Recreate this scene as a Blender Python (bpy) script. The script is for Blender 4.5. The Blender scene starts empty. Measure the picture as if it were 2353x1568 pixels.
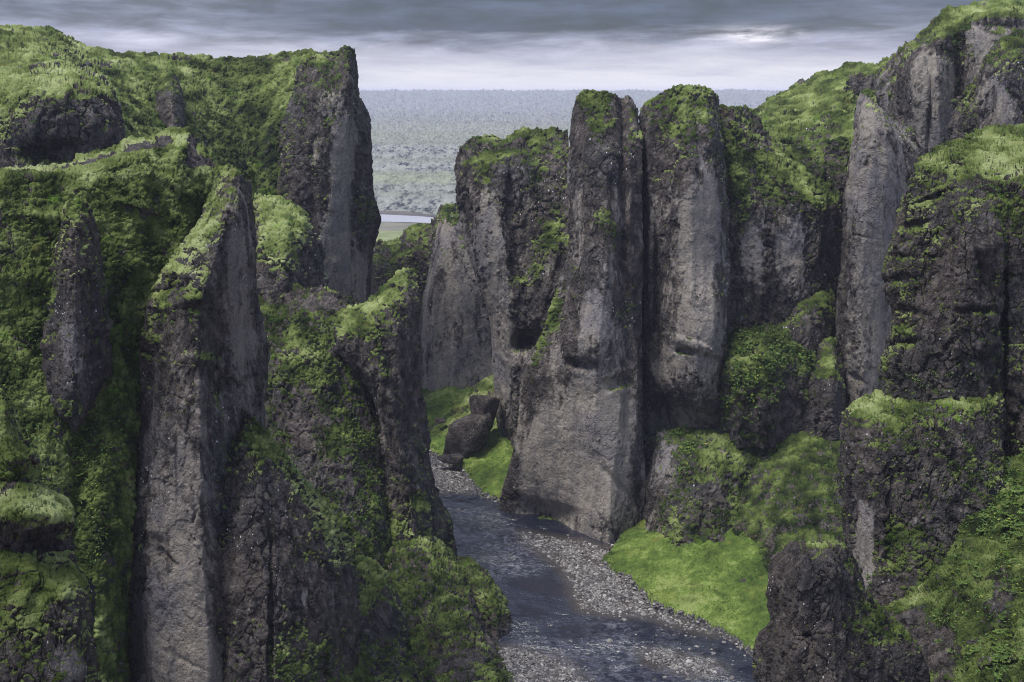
import bpy, math, random
import numpy as np
from concurrent.futures import ThreadPoolExecutor

# ---------------------------------------------------------------- camera, sky, sun, exposure
scene = bpy.context.scene
col = scene.collection
R = math.radians
CAMZ = 80.0
FPX = 2523.0                    # focal length in units of a 2353 x 1568 frame
PITCH = math.atan((784 - 214) / FPX)
cam_d = bpy.data.cameras.new("camera")
cam = bpy.data.objects.new("camera", cam_d)
col.objects.link(cam)
cam.location = (0, 0, CAMZ)
cam.rotation_euler = (R(90) - PITCH, 0, 0)
cam_d.sensor_width = 36
cam_d.lens = 36 * FPX / 2353
cam_d.clip_start = 0.5
cam_d.clip_end = 60000
scene.camera = cam

SUN_EL, SUN_AZ = R(68), R(-105)   # azimuth from +Y (ahead) towards +X
world = bpy.data.worlds.new("World")
scene.world = world
world.use_nodes = True


class NT:
    """small helper round a node tree"""
    def __init__(self, tree):
        self.t = tree
        self.n = tree.nodes
        self.n.clear()

    def node(self, kind, **kw):
        n = self.n.new(kind)
        for k, v in kw.items():
            setattr(n, k, v)
        return n

    def put(self, sock, v):
        if v is None:
            return
        if hasattr(v, "is_linked"):
            self.t.links.new(v, sock)
        elif sock.type == 'RGBA' and not hasattr(v, "__len__"):
            sock.default_value = (v, v, v, 1)
        elif sock.type == 'RGBA' and len(v) == 3:
            sock.default_value = (*v, 1)
        elif sock.type == 'VECTOR' and not hasattr(v, "__len__"):
            sock.default_value = (v, v, v)
        else:
            sock.default_value = v

    def math(self, op, a, b=None, c=None, clamp=False):
        n = self.node('ShaderNodeMath', operation=op, use_clamp=clamp)
        for i, x in enumerate((a, b, c)):
            self.put(n.inputs[i], x)
        return n.outputs[0]

    def vmath(self, op, a, b=None):
        n = self.node('ShaderNodeVectorMath', operation=op)
        self.put(n.inputs[0], a)
        if b is not None:
            self.put(n.inputs[1], b)
        return n.outputs[0]

    def mix(self, f, a, b, blend='MIX'):
        n = self.node('ShaderNodeMix', data_type='RGBA', blend_type=blend)
        self.put(n.inputs[0], f)
        self.put(n.inputs[6], a)
        self.put(n.inputs[7], b)
        return n.outputs[2]

    def ramp(self, f, stops, interp='LINEAR'):
        n = self.node('ShaderNodeValToRGB')
        n.color_ramp.interpolation = interp
        e = n.color_ramp.elements
        while len(e) < len(stops):
            e.new(0.5)
        for q, (p, c) in zip(e, stops):
            q.position = p
            q.color = (c, c, c, 1) if not hasattr(c, "__len__") else (*c, 1)
        self.put(n.inputs[0], f)
        return n.outputs[0]

    def smooth(self, x, a, b):
        n = self.node('ShaderNodeMapRange', interpolation_type='SMOOTHSTEP')
        self.put(n.inputs[0], x)
        n.inputs[1].default_value = a
        n.inputs[2].default_value = b
        return n.outputs[0]

    def noise(self, vec, scale, detail=4, rough=0.55, dist=0.0):
        n = self.node('ShaderNodeTexNoise')
        self.put(n.inputs['Vector'], vec)
        n.inputs['Scale'].default_value = scale
        n.inputs['Detail'].default_value = detail
        n.inputs['Roughness'].default_value = rough
        n.inputs['Distortion'].default_value = dist
        return n.outputs[0]

    def voronoi(self, vec, scale, feature='F1', rand=1.0):
        n = self.node('ShaderNodeTexVoronoi', feature=feature)
        self.put(n.inputs['Vector'], vec)
        self.put(n.inputs['Scale'], scale)
        n.inputs['Randomness'].default_value = rand
        return n

    def scale(self, vec, s):
        n = self.node('ShaderNodeMapping')
        self.put(n.inputs[0], vec)
        n.inputs[3].default_value = s
        return n.outputs[0]

    def attr(self, name):
        return self.node('ShaderNodeAttribute', attribute_name=name).outputs['Fac']

    def bump(self, h, dist, strength=1.0, normal=None):
        n = self.node('ShaderNodeBump')
        self.put(n.inputs['Height'], h)
        n.inputs['Distance'].default_value = dist
        self.put(n.inputs['Strength'], strength)
        if normal is not None:
            self.put(n.inputs['Normal'], normal)
        return n.outputs[0]


def make_sky():
    w = NT(world.node_tree)
    tc = w.node('ShaderNodeTexCoord')
    d = tc.outputs['Generated']
    sep = w.node('ShaderNodeSeparateXYZ')
    w.put(sep.inputs[0], d)
    el = w.math('MULTIPLY', w.math('ARCSINE', sep.outputs[2]), 180 / math.pi)      # degrees
    az = w.math('MULTIPLY', w.math('ARCTAN2', sep.outputs[0], sep.outputs[1]), 180 / math.pi)
    cmb = w.node('ShaderNodeCombineXYZ')
    w.put(cmb.inputs[0], w.math('MULTIPLY', az, 0.085))
    w.put(cmb.inputs[1], w.math('MULTIPLY', el, 0.62))
    v = cmb.outputs[0]
    n1 = w.noise(v, 1.3, 7, 0.62, 0.35)
    cmb2 = w.node('ShaderNodeCombineXYZ')
    w.put(cmb2.inputs[0], w.math('MULTIPLY', az, 0.24))
    w.put(cmb2.inputs[1], w.math('MULTIPLY', el, 1.9))
    w.put(cmb2.inputs[2], 3.7)
    n2 = w.noise(cmb2.outputs[0], 1.1, 6, 0.6, 0.4)
    # the cloud base comes down lower to the left of the gap, higher at the right edge
    e2 = w.math('ADD', el, w.math('MULTIPLY', w.math('SUBTRACT', n1, 0.5), 3.0))
    e2 = w.math('ADD', e2, w.math('MULTIPLY', w.math('SUBTRACT', n2, 0.5), 0.9))
    # lighter cloud towards both edges of the view
    edge = w.smooth(w.math('ABSOLUTE', w.math('SUBTRACT', az, 3.0)), 8.0, 24.0)
    e2 = w.math('SUBTRACT', e2, w.math('MULTIPLY', edge, 0.45))
    K = 5.9
    cl = w.ramp(w.math('DIVIDE', e2, 10.0), [
        (0.0, (0.50, 0.49, 0.52)), (0.08, (0.44, 0.435, 0.485)), (0.15, (0.31, 0.315, 0.385)),
        (0.20, (0.245, 0.25, 0.325)), (0.25, (0.12, 0.13, 0.19)), (0.32, (0.024, 0.031, 0.060)),
        (0.42, (0.034, 0.041, 0.074)), (0.52, (0.015, 0.022, 0.044)), (0.8, (0.11, 0.125, 0.19)),
        (1.0, (0.20, 0.215, 0.27))])
    cl = w.mix(w.math('MULTIPLY', w.math('MULTIPLY', edge, w.smooth(n1, 0.25, 0.7)), 0.75), cl, (0.17, 0.178, 0.25))
    cmb3 = w.node('ShaderNodeCombineXYZ')
    w.put(cmb3.inputs[0], w.math('MULTIPLY', az, 0.24))
    w.put(cmb3.inputs[1], w.math('MULTIPLY', el, 1.3))
    w.put(cmb3.inputs[2], 9.1)
    n3 = w.noise(cmb3.outputs[0], 1.0, 8, 0.6, 0.25)
    # one bright break in the cloud
    gx = w.math('DIVIDE', w.math('SUBTRACT', az, 12.0), 2.2)
    gy = w.math('DIVIDE', w.math('SUBTRACT', el, 2.75), 0.36)
    g = w.math('ADD', w.math('MULTIPLY', gx, gx), w.math('MULTIPLY', gy, gy))
    g = w.math('MULTIPLY', w.math('EXPONENT', w.math('MULTIPLY', g, -1.0)),
               w.smooth(n2, 0.2, 0.6))
    cl = w.mix(w.math('MULTIPLY', w.math('MULTIPLY', g, w.smooth(n3, 0.3, 0.62)), 1.2, None, True), cl, (0.50, 0.48, 0.54))
    # thick even overcast overhead
    zen = w.ramp(w.math('DIVIDE', el, 90.0), [(0.08, (0.20, 0.215, 0.27)), (0.3, (0.36, 0.38, 0.43)),
                                              (1.0, (0.56, 0.575, 0.62))])
    zn = w.noise(d, 3.0, 5, 0.6)
    zen = w.mix(w.math('MULTIPLY', zn, 0.35), zen, (0.20, 0.225, 0.29))
    cl = w.mix(w.smooth(el, 7.0, 14.0), cl, w.vmath('MULTIPLY', zen, (0.76, 0.85, 1.02)))
    gain = w.math('MULTIPLY_ADD', w.smooth(n3, 0.3, 0.7), 1.0, 0.52)
    gain = w.math('ADD', 1.0, w.math('MULTIPLY', w.math('SUBTRACT', gain, 1.0), w.smooth(el, 1.4, 3.2)))
    cl = w.vmath('MULTIPLY', cl, None)
    w.t.links.new(gain, cl.node.inputs[1])
    cl = w.vmath('MULTIPLY', cl, (K, K, K))
    sky = w.node('ShaderNodeTexSky', sky_type='NISHITA', sun_disc=False)
    sky.sun_elevation = SUN_EL
    sky.sun_rotation = SUN_AZ
    c = w.mix(0.93, sky.outputs[0], cl)
    bg = w.node('ShaderNodeBackground')
    w.put(bg.inputs[0], c)
    bg.inputs[1].default_value = 0.1
    out = w.node('ShaderNodeOutputWorld')
    w.put(out.inputs[0], bg.outputs[0])


make_sky()
sun_d = bpy.data.lights.new("sun", 'SUN')
sun_d.energy = 1.5
sun_d.angle = R(24)
sun_d.color = (1.0, 0.96, 0.88)
sun = bpy.data.objects.new("sun", sun_d)
col.objects.link(sun)
sun.rotation_euler = (R(90) - SUN_EL, 0, math.pi - SUN_AZ)
vs = scene.view_settings
vs.view_transform = 'Standard'
vs.look = 'None'
vs.gamma = 1
vs.exposure = 1.65
scene.render.engine = 'CYCLES'
scene.cycles.use_denoising = True
scene.cycles.denoiser = 'OPENIMAGEDENOISE'
scene.cycles.denoising_prefilter = 'NONE'
scene.cycles.denoising_input_passes = 'RGB_ALBEDO_NORMAL'
scene.cycles.max_bounces = 5
scene.cycles.diffuse_bounces = 3
scene.cycles.volume_bounces = 1
scene.cycles.filter_width = 1.1
scene.cycles.sample_clamp_direct = 3.0
scene.cycles.sample_clamp_indirect = 2.0

# ---------------------------------------------------------------- noise (numpy, float32)
rng0 = np.random.default_rng(7)
PERM = rng0.permutation(256).astype(np.int32)
PERM = np.concatenate([PERM, PERM, PERM])
GR = rng0.normal(size=(256, 3)).astype(np.float32)
GR /= np.linalg.norm(GR, axis=1)[:, None]
RND = rng0.random((256, 3)).astype(np.float32)


def perlin(p):
    i = np.floor(p)
    f = (p - i).astype(np.float32)
    i = i.astype(np.int64) & 255
    i = i.astype(np.int32)
    w = f * f * f * (f * (f * 6 - 15) + 10)
    out = np.zeros(p.shape[:-1], np.float32)
    for dx in (0, 1):
        a = PERM[(i[..., 0] + dx) & 255]
        wx = w[..., 0] if dx else 1 - w[..., 0]
        for dy in (0, 1):
            b = PERM[a + ((i[..., 1] + dy) & 255)]
            wy = wx * (w[..., 1] if dy else 1 - w[..., 1])
            for dz in (0, 1):
                h = PERM[b + ((i[..., 2] + dz) & 255)]
                g = GR[h]
                dot = g[..., 0] * (f[..., 0] - dx) + g[..., 1] * (f[..., 1] - dy) + g[..., 2] * (f[..., 2] - dz)
                out += wy * (w[..., 2] if dz else 1 - w[..., 2]) * dot
    return out * 1.6


def fbm(p, octs=3, gain=0.5, lac=2.03):
    a, s, o = 1.0, 0.0, 0
    q = p
    for k in range(octs):
        o = o + a * perlin(q)
        q = q * lac + 17.3
        a *= gain
    return o


def ridged(p, octs=3, gain=0.5):
    a, o = 1.0, 0
    q = p
    for k in range(octs):
        o = o + a * (1 - np.abs(perlin(q)) * 2)
        q = q * 2.07 + 9.1
        a *= gain
    return o


def worley(p):
    """F1 distance, a random value per nearest cell, F2 distance"""
    base = np.floor(p - 0.5).astype(np.int64)
    best = np.full(p.shape[:-1], 9.0, np.float32)
    sec = best.copy()
    idv = np.zeros(p.shape[:-1], np.float32)
    for dx in (0, 1):
        for dy in (0, 1):
            for dz in (0, 1):
                c = base + np.array([dx, dy, dz])
                ci = (c & 255).astype(np.int32)
                h = PERM[PERM[PERM[ci[..., 0]] + ci[..., 1]] + ci[..., 2]]
                q = (c + 0.15 + 0.7 * RND[h]) - p
                d = np.sqrt((q * q).sum(-1)).astype(np.float32)
                m = d < best
                sec = np.where(m, best, np.minimum(sec, d))
                best = np.where(m, d, best)
                idv = np.where(m, RND[(h * 7 + 3) & 255, 0], idv)
    return best, idv, sec


def sstep(x, a, b):
    t = np.clip((x - a) / (b - a), 0, 1)
    return t * t * (3 - 2 * t)


# ---------------------------------------------------------------- frame geometry
CP, SP = math.cos(PITCH), math.sin(PITCH)


def at(u, v, Y):
    """point of the place seen at (u, v) of the photograph, Y metres ahead"""
    u, v, Y = np.asarray(u, float), np.asarray(v, float), np.asarray(Y, float)
    X = (u - 1176.5) / FPX
    Z = -(v - 784) / FPX
    yy = CP + SP * Z
    zz = -SP + CP * Z
    k = Y / yy
    return np.stack(np.broadcast_arrays(k * X, Y, CAMZ + k * zz), -1)


def on_plane(u, v, z=0.0):
    u, v = np.asarray(u, float), np.asarray(v, float)
    Z = -(v - 784) / FPX
    yy = CP + SP * Z
    zz = -SP + CP * Z
    Y = (z - CAMZ) / zz * yy
    return at(u, v, Y)


def pchip(x, y, xi):
    """monotone cubic along axis 0"""
    x = np.asarray(x, float)
    y = np.asarray(y, float)
    h = np.diff(x)
    sh = (len(h),) + (1,) * (y.ndim - 1)
    hh = h.reshape(sh)
    d = np.diff(y, axis=0) / hh
    m = np.zeros_like(y)
    if len(x) > 2:
        w1 = 2 * hh[1:] + hh[:-1]
        w2 = hh[1:] + 2 * hh[:-1]
        same = d[1:] * d[:-1] > 0
        with np.errstate(divide='ignore', invalid='ignore'):
            mm = (w1 + w2) / (w1 / d[:-1] + w2 / d[1:])
        m[1:-1] = np.where(same, mm, 0)
    m[0] = d[0]
    m[-1] = d[-1]
    k = np.clip(np.searchsorted(x, xi) - 1, 0, len(h) - 1)
    t = (xi - x[k]) / h[k]
    t = t.reshape((-1,) + (1,) * (y.ndim - 1))
    hk = h[k].reshape(t.shape)
    return ((1 + 2 * t) * (1 - t) ** 2 * y[k] + t * (1 - t) ** 2 * hk * m[k]
            + t * t * (3 - 2 * t) * y[k + 1] + t * t * (t - 1) * hk * m[k + 1])


def blobs(U, V, lst, power=2):
    o = np.zeros(U.shape, np.float32)
    for b in lst:
        u0, v0, ru, rv, a = b[:5]
        ang = R(b[5]) if len(b) > 5 else 0
        du, dv = U - u0, V - v0
        if ang:
            du, dv = du * math.cos(ang) + dv * math.sin(ang), -du * math.sin(ang) + dv * math.cos(ang)
        o += a * np.exp(-(np.abs(du / ru) ** power + np.abs(dv / rv) ** power))
    return o


# ---------------------------------------------------------------- mesh output
def mesh_object(name, verts, faces, mat, parent=None, attrs=None, smooth=True):
    """faces: (n, 3 or 4) int array"""
    me = bpy.data.meshes.new(name)
    nv, nf = len(verts), len(faces)
    k = faces.shape[1]
    me.vertices.add(nv)
    me.vertices.foreach_set("co", np.ascontiguousarray(verts, np.float32).ravel())
    me.loops.add(nf * k)
    me.loops.foreach_set("vertex_index", np.ascontiguousarray(faces, np.int32).ravel())
    me.polygons.add(nf)
    me.polygons.foreach_set("loop_start", np.arange(0, nf * k, k, dtype=np.int32))
    me.polygons.foreach_set("use_smooth", np.full(nf, smooth))
    for an, av in (attrs or {}).items():
        a = me.attributes.new(an, 'FLOAT', 'POINT')
        a.data.foreach_set("value", np.ascontiguousarray(av, np.float32).ravel())
    me.update()
    me.validate()
    me.materials.append(mat)
    o = bpy.data.objects.new(name, me)
    col.objects.link(o)
    if parent is not None:
        o.parent = parent
    return o


def tag(o, label=None, cat=None, group=None, kind=None):
    for k, v in (("label", label), ("category", cat), ("group", group), ("kind", kind)):
        if v:
            o[k] = v
    return o


def subset(verts, faces, keep, attrs):
    f = faces[keep]
    idx, inv = np.unique(f.ravel(), return_inverse=True)
    return verts[idx], inv.reshape(f.shape), {k: a[idx] for k, a in attrs.items()}


def grid_faces(nc, nr):
    i = np.arange(nc * nr).reshape(nc, nr)
    return np.stack([i[:-1, :-1], i[1:, :-1], i[1:, 1:], i[:-1, 1:]], -1).reshape(-1, 4)

# ---------------------------------------------------------------- materials
def new_mat(name):
    m = bpy.data.materials.new(name)
    m.use_nodes = True
    w = NT(m.node_tree)
    out = w.node('ShaderNodeOutputMaterial')
    b = w.node('ShaderNodeBsdfPrincipled')
    w.t.links.new(b.outputs[0], out.inputs[0])
    return m, w, b


def pos(w):
    return w.node('ShaderNodeNewGeometry').outputs['Position']


def make_rock():
    m, w, b = new_mat("tuff_rock")
    p = pos(w)
    pale = w.attr("pale")
    gr = w.attr("grain")                         # size of the speckle, metres
    inv = w.math('DIVIDE', 1.0, gr)
    ps = w.vmath('MULTIPLY', p, None)
    w.t.links.new(inv, ps.node.inputs[1])        # position in grains
    streak = w.scale(p, (0.55, 0.55, 0.07))
    n_big = w.noise(p, 0.09, 4, 0.6)
    n_str = w.noise(streak, 1.0, 6, 0.65, 0.3)
    n_mid = w.noise(ps, 0.22, 6, 0.65)
    n_fine = w.noise(ps, 1.1, 4, 0.7)
    # dark, lichen-grown rock
    dark = w.ramp(n_mid, [(0.34, (0.010, 0.0085, 0.010)), (0.45, (0.036, 0.030, 0.030)),
                          (0.55, (0.085, 0.071, 0.069)), (0.65, (0.16, 0.138, 0.13)), (0.74, (0.24, 0.215, 0.205))])
    dark = w.mix(w.math('MULTIPLY', w.smooth(n_big, 0.45, 0.66), 0.5), dark, w.mix(n_mid, (0.012, 0.014, 0.018), (0.085, 0.092, 0.105)))
    dark = w.mix(w.math('MULTIPLY', w.smooth(n_fine, 0.46, 0.62), 0.6), dark, (0.014, 0.012, 0.012))
    dark = w.mix(w.math('MULTIPLY', w.smooth(n_str, 0.45, 0.68), 0.6), dark, (0.115, 0.097, 0.088))
    # bare pale tuff with stained vertical streaks
    pl = w.ramp(n_str, [(0.28, (0.10, 0.091, 0.090)), (0.45, (0.205, 0.185, 0.172)), (0.7, (0.31, 0.275, 0.232))])
    pl = w.mix(w.smooth(n_big, 0.45, 0.62), pl, (0.17, 0.158, 0.168), 'MIX')
    pl = w.mix(w.math('MULTIPLY', w.smooth(n_mid, 0.55, 0.7), 0.6), pl, (0.10, 0.088, 0.090))
    pl = w.mix(w.math('MULTIPLY', w.smooth(n_fine, 0.46, 0.64), 0.40), pl, (0.065, 0.048, 0.048))
    pl = w.mix(w.math('MULTIPLY', w.smooth(w.noise(ps, 1.4, 3, 0.7), 0.54, 0.66), 0.4), pl, (0.36, 0.325, 0.28))
    c = w.mix(pale, dark, pl)
    # hairline cracks
    cv = w.vmath('ADD', w.scale(ps, (0.10, 0.10, 0.055)), w.vmath('MULTIPLY', w.node('ShaderNodeTexNoise').outputs[1], (0, 0, 0)))
    nd = w.node('ShaderNodeTexNoise')
    w.put(nd.inputs['Vector'], ps)
    nd.inputs['Scale'].default_value = 0.25
    nd.inputs['Detail'].default_value = 4
    cv = w.vmath('ADD', w.scale(ps, (0.09, 0.09, 0.05)), w.vmath('MULTIPLY', nd.outputs[1], (0.9, 0.9, 0.9)))
    ve = w.voronoi(cv, 1.0, 'DISTANCE_TO_EDGE')
    crack = w.math('SUBTRACT', 1.0, w.smooth(ve.outputs[0], 0.0, 0.035))
    crack = w.math('MULTIPLY', crack, w.smooth(n_big, 0.35, 0.6))
    c = w.mix(w.math('MULTIPLY', crack, 0.45), c, (0.02, 0.018, 0.02))
    # white lichen flecks on the dark rock
    vf = w.voronoi(w.scale(ps, (1.25, 1.25, 0.8)), 1.0, 'F1')
    sel = w.node('ShaderNodeSeparateColor')
    w.put(sel.inputs[0], vf.outputs['Color'])
    dens = w.math('MULTIPLY', w.smooth(w.noise(ps, 0.045, 3, 0.7), 0.54, 0.70), 0.26)
    pick = w.math('LESS_THAN', sel.outputs[0], dens)
    size = w.math('MULTIPLY_ADD', sel.outputs[1], 0.22, 0.14)
    dot = w.math('MULTIPLY', w.math('LESS_THAN', vf.outputs['Distance'], size), pick)
    dot = w.math('MULTIPLY', dot, w.math('SUBTRACT', 1.0, w.math('MULTIPLY', pale, 0.85)))
    c = w.mix(w.math('MULTIPLY', dot, 0.9), c, (0.62, 0.60, 0.62))
    # thin film of dark green and ochre growth
    gfilm = w.math('MULTIPLY', w.smooth(w.noise(ps, 0.35, 5, 0.7), 0.58, 0.68), w.math('SUBTRACT', 0.75, w.math('MULTIPLY', pale, 0.65)))
    c = w.mix(gfilm, c, w.mix(n_big, (0.035, 0.042, 0.012), (0.075, 0.08, 0.02)))
    w.put(b.inputs['Base Color'], c)
    b.inputs['Roughness'].default_value = 0.85
    b.inputs['Specular IOR Level'].default_value = 0.25
    h = w.math('ADD', w.math('MULTIPLY', n_mid, 1.0), w.math('MULTIPLY', n_fine, 0.35))
    h = w.math('ADD', h, w.math('MULTIPLY', crack, -0.25))
    w.put(b.inputs['Normal'], w.bump(h, 1.0, w.math('SUBTRACT', 1.0, w.math('MULTIPLY', pale, 0.45))))
    return m


def make_moss():
    m, w, b = new_mat("woolly_moss")
    p = pos(w)
    tone = w.attr("tone")
    gr = w.attr("grain")
    inv = w.math('DIVIDE', 1.0, gr)
    ps = w.vmath('MULTIPLY', p, None)
    w.t.links.new(inv, ps.node.inputs[1])
    n_big = w.noise(p, 0.13, 3, 0.6)
    n_mid = w.noise(ps, 0.20, 5, 0.65)
    n_fine = w.noise(ps, 1.5, 4, 0.75)
    t = w.math('ADD', tone, w.math('MULTIPLY', w.math('SUBTRACT', n_mid, 0.5), 0.55))
    t = w.math('ADD', t, w.math('MULTIPLY', w.math('SUBTRACT', n_big, 0.5), 1.0))
    t = w.math('ADD', t, w.math('MULTIPLY', w.math('SUBTRACT', n_fine, 0.5), 0.5))
    c = w.ramp(t, [(0.0, (0.006, 0.010, 0.005)), (0.22, (0.017, 0.027, 0.008)), (0.42, (0.046, 0.066, 0.018)),
                   (0.62, (0.101, 0.133, 0.038)), (0.82, (0.183, 0.219, 0.080)), (1.0, (0.27, 0.31, 0.14))])
    # reddish-brown dead patches and bright fresh green ones
    br = w.math('MULTIPLY', w.smooth(w.noise(ps, 0.12, 4, 0.65), 0.60, 0.72), 0.55)
    c = w.mix(br, c, (0.075, 0.060, 0.020))
    fr = w.math('MULTIPLY', w.smooth(w.noise(w.vmath('ADD', ps, (40, 7, 3)), 0.10, 5, 0.7), 0.60, 0.70), 0.55)
    c = w.mix(fr, c, (0.10, 0.19, 0.015))
    w.put(b.inputs['Base Color'], c)
    b.inputs['Roughness'].default_value = 0.95
    b.inputs['Specular IOR Level'].default_value = 0.08
    h = w.math('ADD', w.math('MULTIPLY', n_fine, 0.7), w.math('MULTIPLY', n_mid, 1.2))
    w.put(b.inputs['Normal'], w.bump(h, 0.3, 1.0))
    return m


def make_leaf():
    m, w, b = new_mat("angelica_leaf")
    p = pos(w)
    rn = w.attr("tone")
    c = w.ramp(rn, [(0.0, (0.022, 0.043, 0.010)), (0.5, (0.055, 0.100, 0.018)), (0.85, (0.115, 0.175, 0.025)), (1.0, (0.26, 0.28, 0.03))])
    c = w.mix(w.math('MULTIPLY', w.noise(p, 3.0, 3), 0.5), c, (0.05, 0.10, 0.02))
    w.put(b.inputs['Base Color'], c)
    b.inputs['Roughness'].default_value = 0.55
    b.inputs['Specular IOR Level'].default_value = 0.25
    return m


def make_grass():
    m, w, b = new_mat("meadow_grass")
    p = pos(w)
    n1 = w.noise(p, 0.09, 5, 0.65)
    n2 = w.noise(p, 0.7, 5, 0.7)
    n3 = w.noise(p, 3.0, 3, 0.7)
    t = w.math('ADD', w.math('MULTIPLY', n1, 0.9), w.math('ADD', w.math('MULTIPLY', n2, 0.6), w.math('MULTIPLY', n3, 0.3)))
    t = w.math('MULTIPLY_ADD', w.math('SUBTRACT', t, 0.9), 1.7, 0.78)
    c = w.ramp(t, [(0.45, (0.030, 0.054, 0.013)), (0.75, (0.082, 0.128, 0.027)), (0.92, (0.140, 0.196, 0.045)), (1.0, (0.20, 0.25, 0.08))])
    c = w.mix(w.math('MULTIPLY', w.smooth(w.noise(p, 0.22, 6, 0.75), 0.52, 0.68), 0.7), c, (0.052, 0.068, 0.016))
    c = w.mix(w.math('MULTIPLY', w.smooth(w.noise(w.vmath('ADD', p, (31, 5, 2)), 0.16, 6, 0.75), 0.55, 0.7), 0.6), c, (0.17, 0.185, 0.045))
    w.put(b.inputs['Base Color'], c)
    b.inputs['Roughness'].default_value = 0.9
    b.inputs['Specular IOR Level'].default_value = 0.1
    w.put(b.inputs['Normal'], w.bump(w.math('ADD', n2, w.math('MULTIPLY', n3, 0.6)), 0.5))
    return m


def make_gravel():
    m, w, b = new_mat("river_gravel")
    p = pos(w)
    vo = w.voronoi(p, 2.2)
    s = w.node('ShaderNodeSeparateColor')
    w.put(s.inputs[0], vo.outputs['Color'])
    c = w.ramp(s.outputs[0], [(0.0, (0.04, 0.037, 0.039)), (0.4, (0.12, 0.111, 0.108)), (0.8, (0.21, 0.195, 0.186)), (1.0, (0.30, 0.285, 0.28))])
    c = w.mix(w.smooth(vo.outputs['Distance'], 0.25, 0.6), c, (0.03, 0.028, 0.03))
    c = w.mix(w.math('MULTIPLY', w.noise(p, 0.12, 4), 0.6), c, (0.10, 0.095, 0.10))
    w.put(b.inputs['Base Color'], c)
    b.inputs['Roughness'].default_value = 0.8
    w.put(b.inputs['Normal'], w.bump(w.math('SUBTRACT', 1.0, vo.outputs['Distance']), 0.4))
    return m


def make_stone():
    m, w, b = new_mat("river_stone")
    rn = w.attr("tone")
    c = w.ramp(rn, [(0.0, (0.03, 0.028, 0.03)), (0.5, (0.115, 0.106, 0.104)), (0.85, (0.21, 0.195, 0.188)), (1.0, (0.33, 0.315, 0.31))])
    w.put(b.inputs['Base Color'], c)
    b.inputs['Roughness'].default_value = 0.7
    return m


def make_water():
    m, w, b = new_mat("river_water")
    p = pos(w)
    sh = w.attr("shallow")
    fo = w.attr("foam_glint")
    c = w.mix(sh, (0.012, 0.014, 0.026), (0.045, 0.040, 0.038))
    n1 = w.noise(w.scale(p, (0.55, 0.55, 1)), 1.0, 5, 0.66, 0.6)
    n2 = w.noise(w.scale(p, (1.3, 2.6, 1)), 1.0, 4, 0.65, 0.3)
    ff = w.math('ADD', w.math('MULTIPLY', n1, 0.6), w.math('MULTIPLY', n2, 0.55))
    fm = w.math('MULTIPLY', w.smooth(ff, 0.50, 0.74), fo, clamp=True)
    c = w.mix(fm, c, (0.32, 0.315, 0.39))  # lilac tint: white water in the rapids, painted sky glints on the riffle
    w.put(b.inputs['Base Color'], c)
    b.inputs['IOR'].default_value = 1.6
    w.put(b.inputs['Roughness'], w.math('MULTIPLY_ADD', fm, 0.4, 0.12))
    b.inputs['Specular IOR Level'].default_value = 0.9
    amp = w.math('MULTIPLY_ADD', fo, 0.5, 0.5)
    calm = w.math('MULTIPLY_ADD', w.smooth(w.noise(w.scale(p, (0.10, 0.16, 1)), 1.0, 4, 0.6, 0.4), 0.40, 0.60), 0.85, 0.15)
    amp = w.math('MULTIPLY', amp, calm)
    h = w.math('ADD', n1, w.math('MULTIPLY', n2, 0.45))
    w.put(b.inputs['Normal'], w.bump(h, 1.1, amp))
    return m


def make_plain():
    m, w, b = new_mat("lava_field")
    p = pos(w)
    n1 = w.noise(w.scale(p, (0.18, 1, 1)), 0.0035, 5, 0.6)
    py = w.scale(p, (1, 0.22, 1))
    n2 = w.noise(py, 0.055, 6, 0.72)
    n3 = w.noise(py, 0.24, 5, 0.78)
    t = w.math('ADD', w.math('MULTIPLY', n2, 0.5), w.math('MULTIPLY', n3, 0.6))
    c = w.ramp(t, [(0.455, (0.016, 0.018, 0.024)), (0.505, (0.10, 0.103, 0.115)), (0.55, (0.21, 0.217, 0.205)), (0.72, (0.30, 0.31, 0.285))])
    c = w.mix(w.math('MULTIPLY', w.smooth(n1, 0.42, 0.6), 0.6), c, w.mix(n3, (0.07, 0.08, 0.066), (0.23, 0.255, 0.185)))
    # belts of paler moss between the rough lava
    sx = w.node('ShaderNodeSeparateXYZ')
    w.put(sx.inputs[0], p)
    d = w.math('ADD', sx.outputs[1], w.math('MULTIPLY', w.math('SUBTRACT', w.noise(w.scale(p, (0.25, 1, 1)), 0.006, 5, 0.6), 0.5), 500.0))
    belt = w.math('ADD', w.math('SUBTRACT', w.smooth(d, 930.0, 990.0), w.smooth(d, 1090.0, 1180.0)),
                  w.math('MULTIPLY', w.math('SUBTRACT', w.smooth(d, 1700.0, 1950.0), w.smooth(d, 2500.0, 3000.0)), 0.6))
    c = w.mix(w.math('MULTIPLY', belt, 0.65), c, w.mix(w.smooth(n3, 0.4, 0.6), (0.13, 0.145, 0.10), (0.27, 0.29, 0.205)))
    w.put(b.inputs['Base Color'], c)
    b.inputs['Roughness'].default_value = 0.95
    b.inputs['Specular IOR Level'].default_value = 0.1
    w.put(b.inputs['Normal'], w.bump(t, 3.0))
    return m


def flat_mat(name, lo, hi, sc, rough=0.9):
    m, w, b = new_mat(name)
    p = pos(w)
    n = w.noise(p, sc, 5, 0.65)
    w.put(b.inputs['Base Color'], w.mix(w.smooth(n, 0.35, 0.65), lo, hi))
    b.inputs['Roughness'].default_value = rough
    return m


ROCK, MOSS, LEAF, GRASS, GRAVEL, STONE, WATER, PLAIN = (make_rock(), make_moss(), make_leaf(), make_grass(),
                                                       make_gravel(), make_stone(), make_water(), make_plain())

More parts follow.
